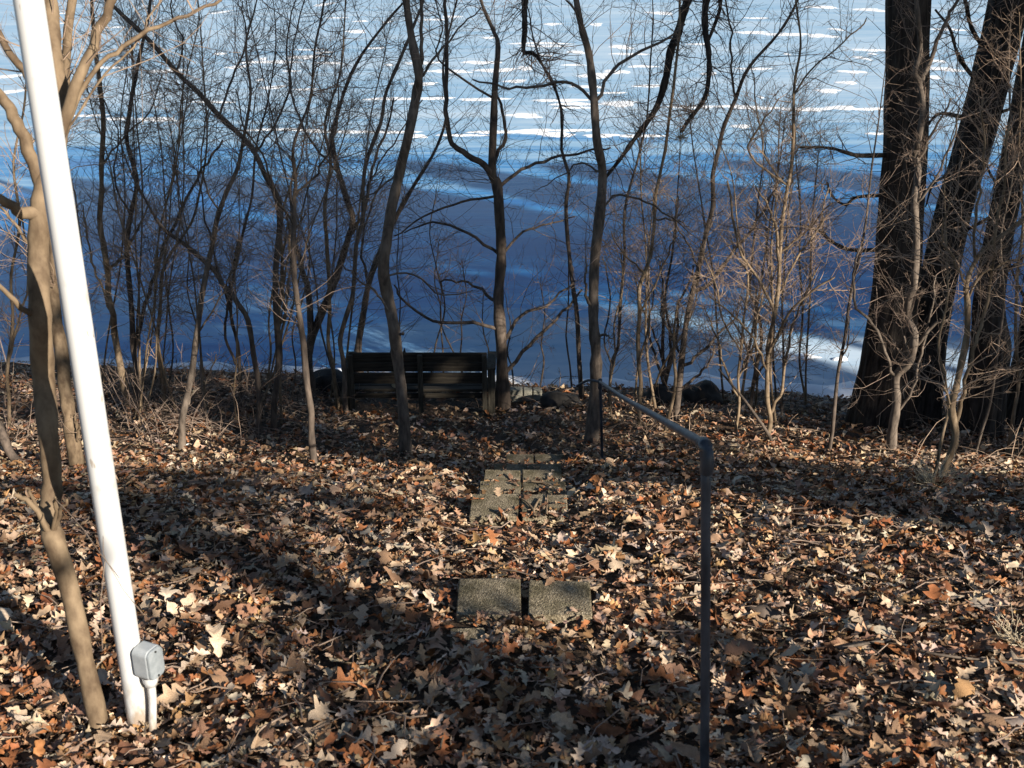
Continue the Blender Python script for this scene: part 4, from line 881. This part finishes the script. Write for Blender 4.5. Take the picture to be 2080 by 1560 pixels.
def scatter(n, ylo, yhi, halfw, layers=(.0, .055)):
    y = nrng.uniform(ylo, yhi, n); x = nrng.uniform(-1, 1, n) * halfw(y)
    z0 = ground_z(x, y); lay = nrng.uniform(0, 1, n)
    off = layers[0] + (layers[1] - layers[0]) * lay
    keep = z0 > .03
    for (bx, by, hw, hd, bz_) in Blocks.rects:
        ins = (np.abs(x - bx) < hw + .028) & (y - by < hd + .02) & (y - by > -hd - .05); keep &= ~(ins & (nrng.random(n) < .965))
    keep &= ~((np.abs(x + 1.25) < 1.0) & (np.abs(y - 12.25) < .45) & (nrng.random(n) < .6))
    sl_x = (ground_z(x + .1, y) - ground_z(x - .1, y)) / .2; sl_y = (ground_z(x, y + .1) - ground_z(x, y - .1)) / .2
    x, y, z0, off, sl_x, sl_y = (q[keep] for q in (x, y, z0, off, sl_x, sl_y)); m = len(x)
    size = np.clip(nrng.lognormal(math.log(.075), .38, m), .03, .155)
    tilt = .34
    rot = (nrng.uniform(0, 6.283, m), np.arctan(sl_y) + nrng.normal(0, tilt, m), -np.arctan(sl_x) + nrng.normal(0, tilt, m))
    colr = PAL[nrng.choice(len(PAL), m, p=PW)] * nrng.uniform(.75, 1.38, (m, 1)) * nrng.uniform(.94, 1.06, (m, 3))
    return np.stack([x, y, z0 + off - .005], -1), size, rot, colr
def leaves_mesh(name, T, pos, size, rot, colr, parent):
    which = nrng.integers(0, len(T), len(pos)); V = []; F = []; CL = []; nn = 0
    R = euler_mats(*rot)
    for k, (tv, tf) in enumerate(T):
        s = np.where(which == k)[0]
        if not len(s): continue
        v = np.einsum('nij,nvj->nvi', R[s], tv[None] * nrng.uniform([.7, .8, .5], [1.25, 1.15, 1.3], (len(s), 1, 3))) * size[s][:, None, None] + pos[s][:, None, :]
        f = tf[None] + (np.arange(len(s)) * len(tv))[:, None, None] + nn
        V.append(v.reshape(-1, 3)); F.append(f.reshape(-1, 4)); CL.append(np.repeat(colr[s], len(tv), 0)); nn += len(s) * len(tv)
    o = link(name, fast_mesh(name, np.concatenate(V), [np.concatenate(F)], [M_LEAF], np.concatenate(CL)), parent)
    return tag(o, kind='stuff')
pos, size, rot, colr = scatter(14500, 2.15, 5.7, lambda y: y * .56 + .35)
# the 300 that show largest become leaves of their own: high in the litter and near
d = np.linalg.norm(pos - np.array([0, 0, CAM_H]), axis=1)
u = pos[:, 0] / (pos[:, 1] * cP + (CAM_H - pos[:, 2]) * sP) * FPX
vv = (-(pos[:, 1]) * -sP - (CAM_H - pos[:, 2]) * cP) / (pos[:, 1] * cP + (CAM_H - pos[:, 2]) * sP) * FPX
score = size / d + .012 * ((pos[:, 2] - ground_z(pos[:, 0], pos[:, 1])) / .07); score[(np.abs(u) > 1030) | (vv < -790)] = 0
best = np.argsort(-score)[:220]; rest = np.setdiff1d(np.arange(len(pos)), best)
leaves_mesh('leaf_litter', T_HI, pos[rest], size[rest], tuple(q[rest] for q in rot), colr[rest], ground)
lm = {}
R = euler_mats(*rot)
for i in best:
    k = int(nrng.integers(0, len(T_HI))); c = int(nrng.choice(len(PAL), p=PW))
    if (k, c) not in lm: lm[k, c] = fast_mesh('leaf', T_HI[k][0], [T_HI[k][1]], [M_LEAF], np.repeat(PAL[c][None] * nrng.uniform(.68, 1.0), len(T_HI[k][0]), 0))
    o = link('leaf', lm[k, c], ground); s = float(size[i])
    o.matrix_world = Matrix.Translation(Vector(pos[i])) @ Matrix(R[i].tolist()).to_4x4() @ Matrix.Scale(s, 4)
pos, size, rot, colr = scatter(30000, 5.7, 15.2, lambda y: y * .53 + .6, (.0, .05))
leaves_mesh('leaf_litter', T_LO, pos, size * 1.05, rot, colr, ground)
pos, size, rot, colr = scatter(2200, .3, 2.15, lambda y: 2.0 + 0 * y)
leaves_mesh('leaf_litter', T_LO, pos, size, rot, colr, ground)
# broken bits of twig through the litter
tr2 = random.Random(19); a = Acc((0, 0, 0))
for k in range(420):
    y = tr2.uniform(2.7, 11.5) if k % 2 else tr2.uniform(2.7, 5.5); x = tr2.uniform(-1, 1) * (y * .52 + .3); yaw = tr2.uniform(0, 6.28); L = tr2.uniform(.06, .30); pts = []
    for j in range(4):
        xx = x + math.cos(yaw) * L * j / 3 + tr2.gauss(0, .006); yy = y + math.sin(yaw) * L * j / 3 + tr2.gauss(0, .006); pts.append((xx, yy, gz(xx, yy) + .045 + tr2.uniform(0, .03)))
    if any(abs(p_[0] - b_[0]) < b_[2] + .03 and abs(p_[1] - b_[1]) < b_[3] + .03 for p_ in pts for b_ in Blocks.rects): continue
    r0 = tr2.uniform(.0018, .0045); a.tube(np.array(pts), np.linspace(r0, r0 * .5, 4), 4, cap=False)
o = a.build('twig_litter', M_TWIG, ground, smooth=False); o['kind'] = 'stuff'
# curled orange-brown leaves that stand out by the steps
for (x, y, s, yaw) in ((1000, 1118, .17, .3), (985, 915, .20, 1.2), (945, 990, .17, 2.2), (740, 1100, .14, .8), (440, 1335, .20, .5)):
    g = G(x, y); c = 5 if x != 945 and x != 440 else 0; k = 1 if s < .2 else 0; s *= .85
    me = fast_mesh('leaf', T_HI[k][0], [T_HI[k][1]], [M_LEAF], np.repeat(PAL[c][None] * 1.15, len(T_HI[k][0]), 0))
    o = link('leaf', me, ground); o.location = g + Vector((0, 0, .06)); o.scale = (s, s, s); o.rotation_euler = (.5, .1, yaw)

# leaves that have blown on to the block steps
br_ = random.Random(33)
for j, (bx, by, hw, hd, bz_) in enumerate(Blocks.rects):
    for k in range(2 if j < 2 else 10):
        y_ = by - hd + abs(br_.gauss(0, .12)) * hd * 2 if k % 4 else by + br_.uniform(-1, 1) * hd
        if j < 2: y_ = by + br_.choice([-1, 1]) * hd * br_.uniform(.85, 1.05)
        kk = br_.randrange(len(T_HI)); c = br_.randrange(len(PAL))
        if (kk, c) not in lm: lm[kk, c] = fast_mesh('leaf', T_HI[kk][0], [T_HI[kk][1]], [M_LEAF], np.repeat(PAL[c][None] * br_.uniform(.85, 1.2), len(T_HI[kk][0]), 0))
        o = link('leaf', lm[kk, c], ground); s_ = br_.uniform(.045, .095); o.scale = (s_ * br_.uniform(.7, 1.2), s_, s_ * .8)
        o.location = (bx + br_.uniform(-1, 1) * hw, y_, bz_ + .006); o.rotation_euler = (br_.gauss(0, .3), br_.gauss(0, .3), br_.uniform(0, 6.28))
# ------------------------------------------------------------------ unseen trees added behind the camera, placed and thinned to throw the shade
def pine(x, y, h, crown_lo, rad, seed, label, n=1500):
    r = np.random.default_rng(seed); z0 = gz(x, y)
    root = empty('shade_pine', (x, y, z0), label, 'tree', 'unseen evergreens added behind the viewpoint for shade')
    a = Acc((x, y, z0)); a.tube(np.array([[x, y, z0 - .2], [x, y, z0 + h * .5], [x, y, z0 + h]]), [.22, .15, .03], 12); a.build('trunk', M_DARK, root)
    t = r.uniform(0, 1, n) ** .8; zc = crown_lo + (h - crown_lo) * t; rr = rad * (1 - t * .78) * np.sqrt(r.uniform(.02, 1, n)); th = r.uniform(0, 6.28, n)
    c = np.stack([rr * np.cos(th), rr * np.sin(th), zc], -1)
    s = r.uniform(.22, .5, (n, 1)); d1 = r.normal(0, 1, (n, 3)); d1[:, 2] *= .5; d1 /= np.linalg.norm(d1, axis=1)[:, None]; d2 = np.cross(d1, r.normal(0, 1, (n, 3))); d2 /= np.linalg.norm(d2, axis=1)[:, None]
    v = np.stack([c - d1 * s, c + d2 * s * .35, c + d1 * s, c - d2 * s * .35], 1).reshape(-1, 3); f = np.arange(n * 4).reshape(-1, 4)
    o = link('crown', fast_mesh('crown', v, [f], [M_NEEDLE]), root); o['kind'] = 'stuff'
def bare(x, y, h, seed, label):
    r = random.Random(seed); z0 = gz(x, y); root = empty('oak_tree', (x, y, z0), label, 'tree', 'unseen bare oaks added behind the viewpoint for shade')
    pts = [Vector((x, y, z0 - .2))]
    for k in range(8): pts.append(pts[-1] + Vector((r.gauss(0, .12), r.gauss(0, .12), h / 8)))
    a = Acc((x, y, z0)); s = spline([tuple(q) for q in pts], 3); a.tube(s, np.linspace(.24, .06, len(s)), 12); a.build('trunk', M_OAK, root)
    a = Acc((x, y, z0))
    for k in range(9):
        t = r.uniform(.3, 1); i = min(len(s) - 2, int(t * len(s))); d0 = Vector((r.gauss(0, 1), r.gauss(0, 1), r.uniform(.1, .8))).normalized()
        grow(a, Vector(s[i]), d0, r.uniform(1.5, 3.4), .07, 2, r, up=.05, wob=.3, kids=(3, 4))
    o = a.build('branches', M_OAK, root, smooth=False); o['kind'] = 'stuff'
SX = math.tan(SUN_AZ)
pines = [(13.6, -6.0, 15, 8.2, 2.1), (16.8, -6.6, 17.5, 7.1, 2.3), (20.0, -5.6, 15.5, 10.8, 2.0), (23.1, -6.3, 17.5, 6.2, 2.3), (26.6, -5.6, 17.5, 11.0, 2.4), (30.5, -6.4, 18, 9.6, 2.6), (34.5, -6.0, 19, 9.4, 2.8), (39.0, -6.5, 19, 9.6, 3.0), (44.0, -6.0, 19, 9.6, 3.0)]
for i, (x, y, h, lo, rad) in enumerate(pines): pine(x, y, h, lo, rad, 40 + i, 'unseen evergreen added behind the viewpoint to shade lake and shore, ' + ORD[i] + ' in its row', n=(1150, 2300, 1100, 3400, 1500, 2000, 2300, 2300, 2300)[i])
for i, (x, y, h) in enumerate(((12.6, -4.6, 10),)): bare(x, y, h, 60 + i, 'unseen bare oak added behind the viewpoint to dapple the ground, ' + ORD[i] + ' in its row')
def spruce(x, y, h, seed, label, boughs):
    """an unseen evergreen, its separate boughs set to dapple the ground: (centre, half length, half depth, half height, clumps)"""
    r = np.random.default_rng(seed); z0 = gz(x, y); root = empty('shade_spruce', (x, y, z0), label, 'tree', 'unseen evergreens added behind the viewpoint for shade')
    a = Acc((x, y, z0)); a.tube(np.array([[x, y, z0 - .2], [x + .05, y, z0 + h * .5], [x, y, z0 + h]]), [.17, .13, .03], 12); a.build('trunk', M_DARK, root)
    for (c, hl, hd, hh, n) in boughs:
        c = np.array(c, float); a = Acc((x, y, z0)); far = c + (c - np.array([x, y, c[2]])) * (hl / max(.3, abs(c[0] - x)))
        a.tube(np.array([[x, y, c[2] + .15], c, far]), [.05, .03, .008], 6); o = a.build('bough', M_DARK, root)
        p = c + np.clip(r.normal(0, .5, (n, 3)), -1, 1) * np.array([hl, hd, hh])
        n = int(n * 2.1); p = c + np.clip(r.normal(0, .55, (n, 3)), -1.2, 1.2) * np.array([hl, hd, hh]); s_ = r.uniform(.05, .15, (n, 1)); d1 = r.normal(0, 1, (n, 3)); d1 /= np.linalg.norm(d1, axis=1)[:, None]; d2 = np.cross(d1, r.normal(0, 1, (n, 3))); d2 /= np.linalg.norm(d2, axis=1)[:, None]
        v = np.stack([p - d1 * s_, p + d2 * s_ * .4, p + d1 * s_, p - d2 * s_ * .4], 1).reshape(-1, 3) - np.array([x, y, z0])
        k = link('needles', fast_mesh('needles', v, [np.arange(n * 4).reshape(-1, 4)], [M_NEEDLE]), o); k['kind'] = 'stuff'
spruce(8.3, -5.2, 9.5, 71, 'unseen evergreen added behind the viewpoint, boughs set to dapple the ground', [((6.65, -3.5, 7.05), 1.0, .6, .26, 135), ((6.6, -3.5, 7.85), .75, .5, .20, 60), ((9.9, -3.6, 7.15), .6, .5, .14, 70), ((7.9, -3.6, 8.35), 1.0, .5, .14, 110)])
spruce(13.4, -4.9, 9, 72, 'second unseen evergreen added behind the viewpoint, boughs set to dapple the ground', [((13.0, -3.6, 8.3), 1.5, .5, .20, 150), ((11.6, -3.7, 9.2), .8, .5, .10, 50)])
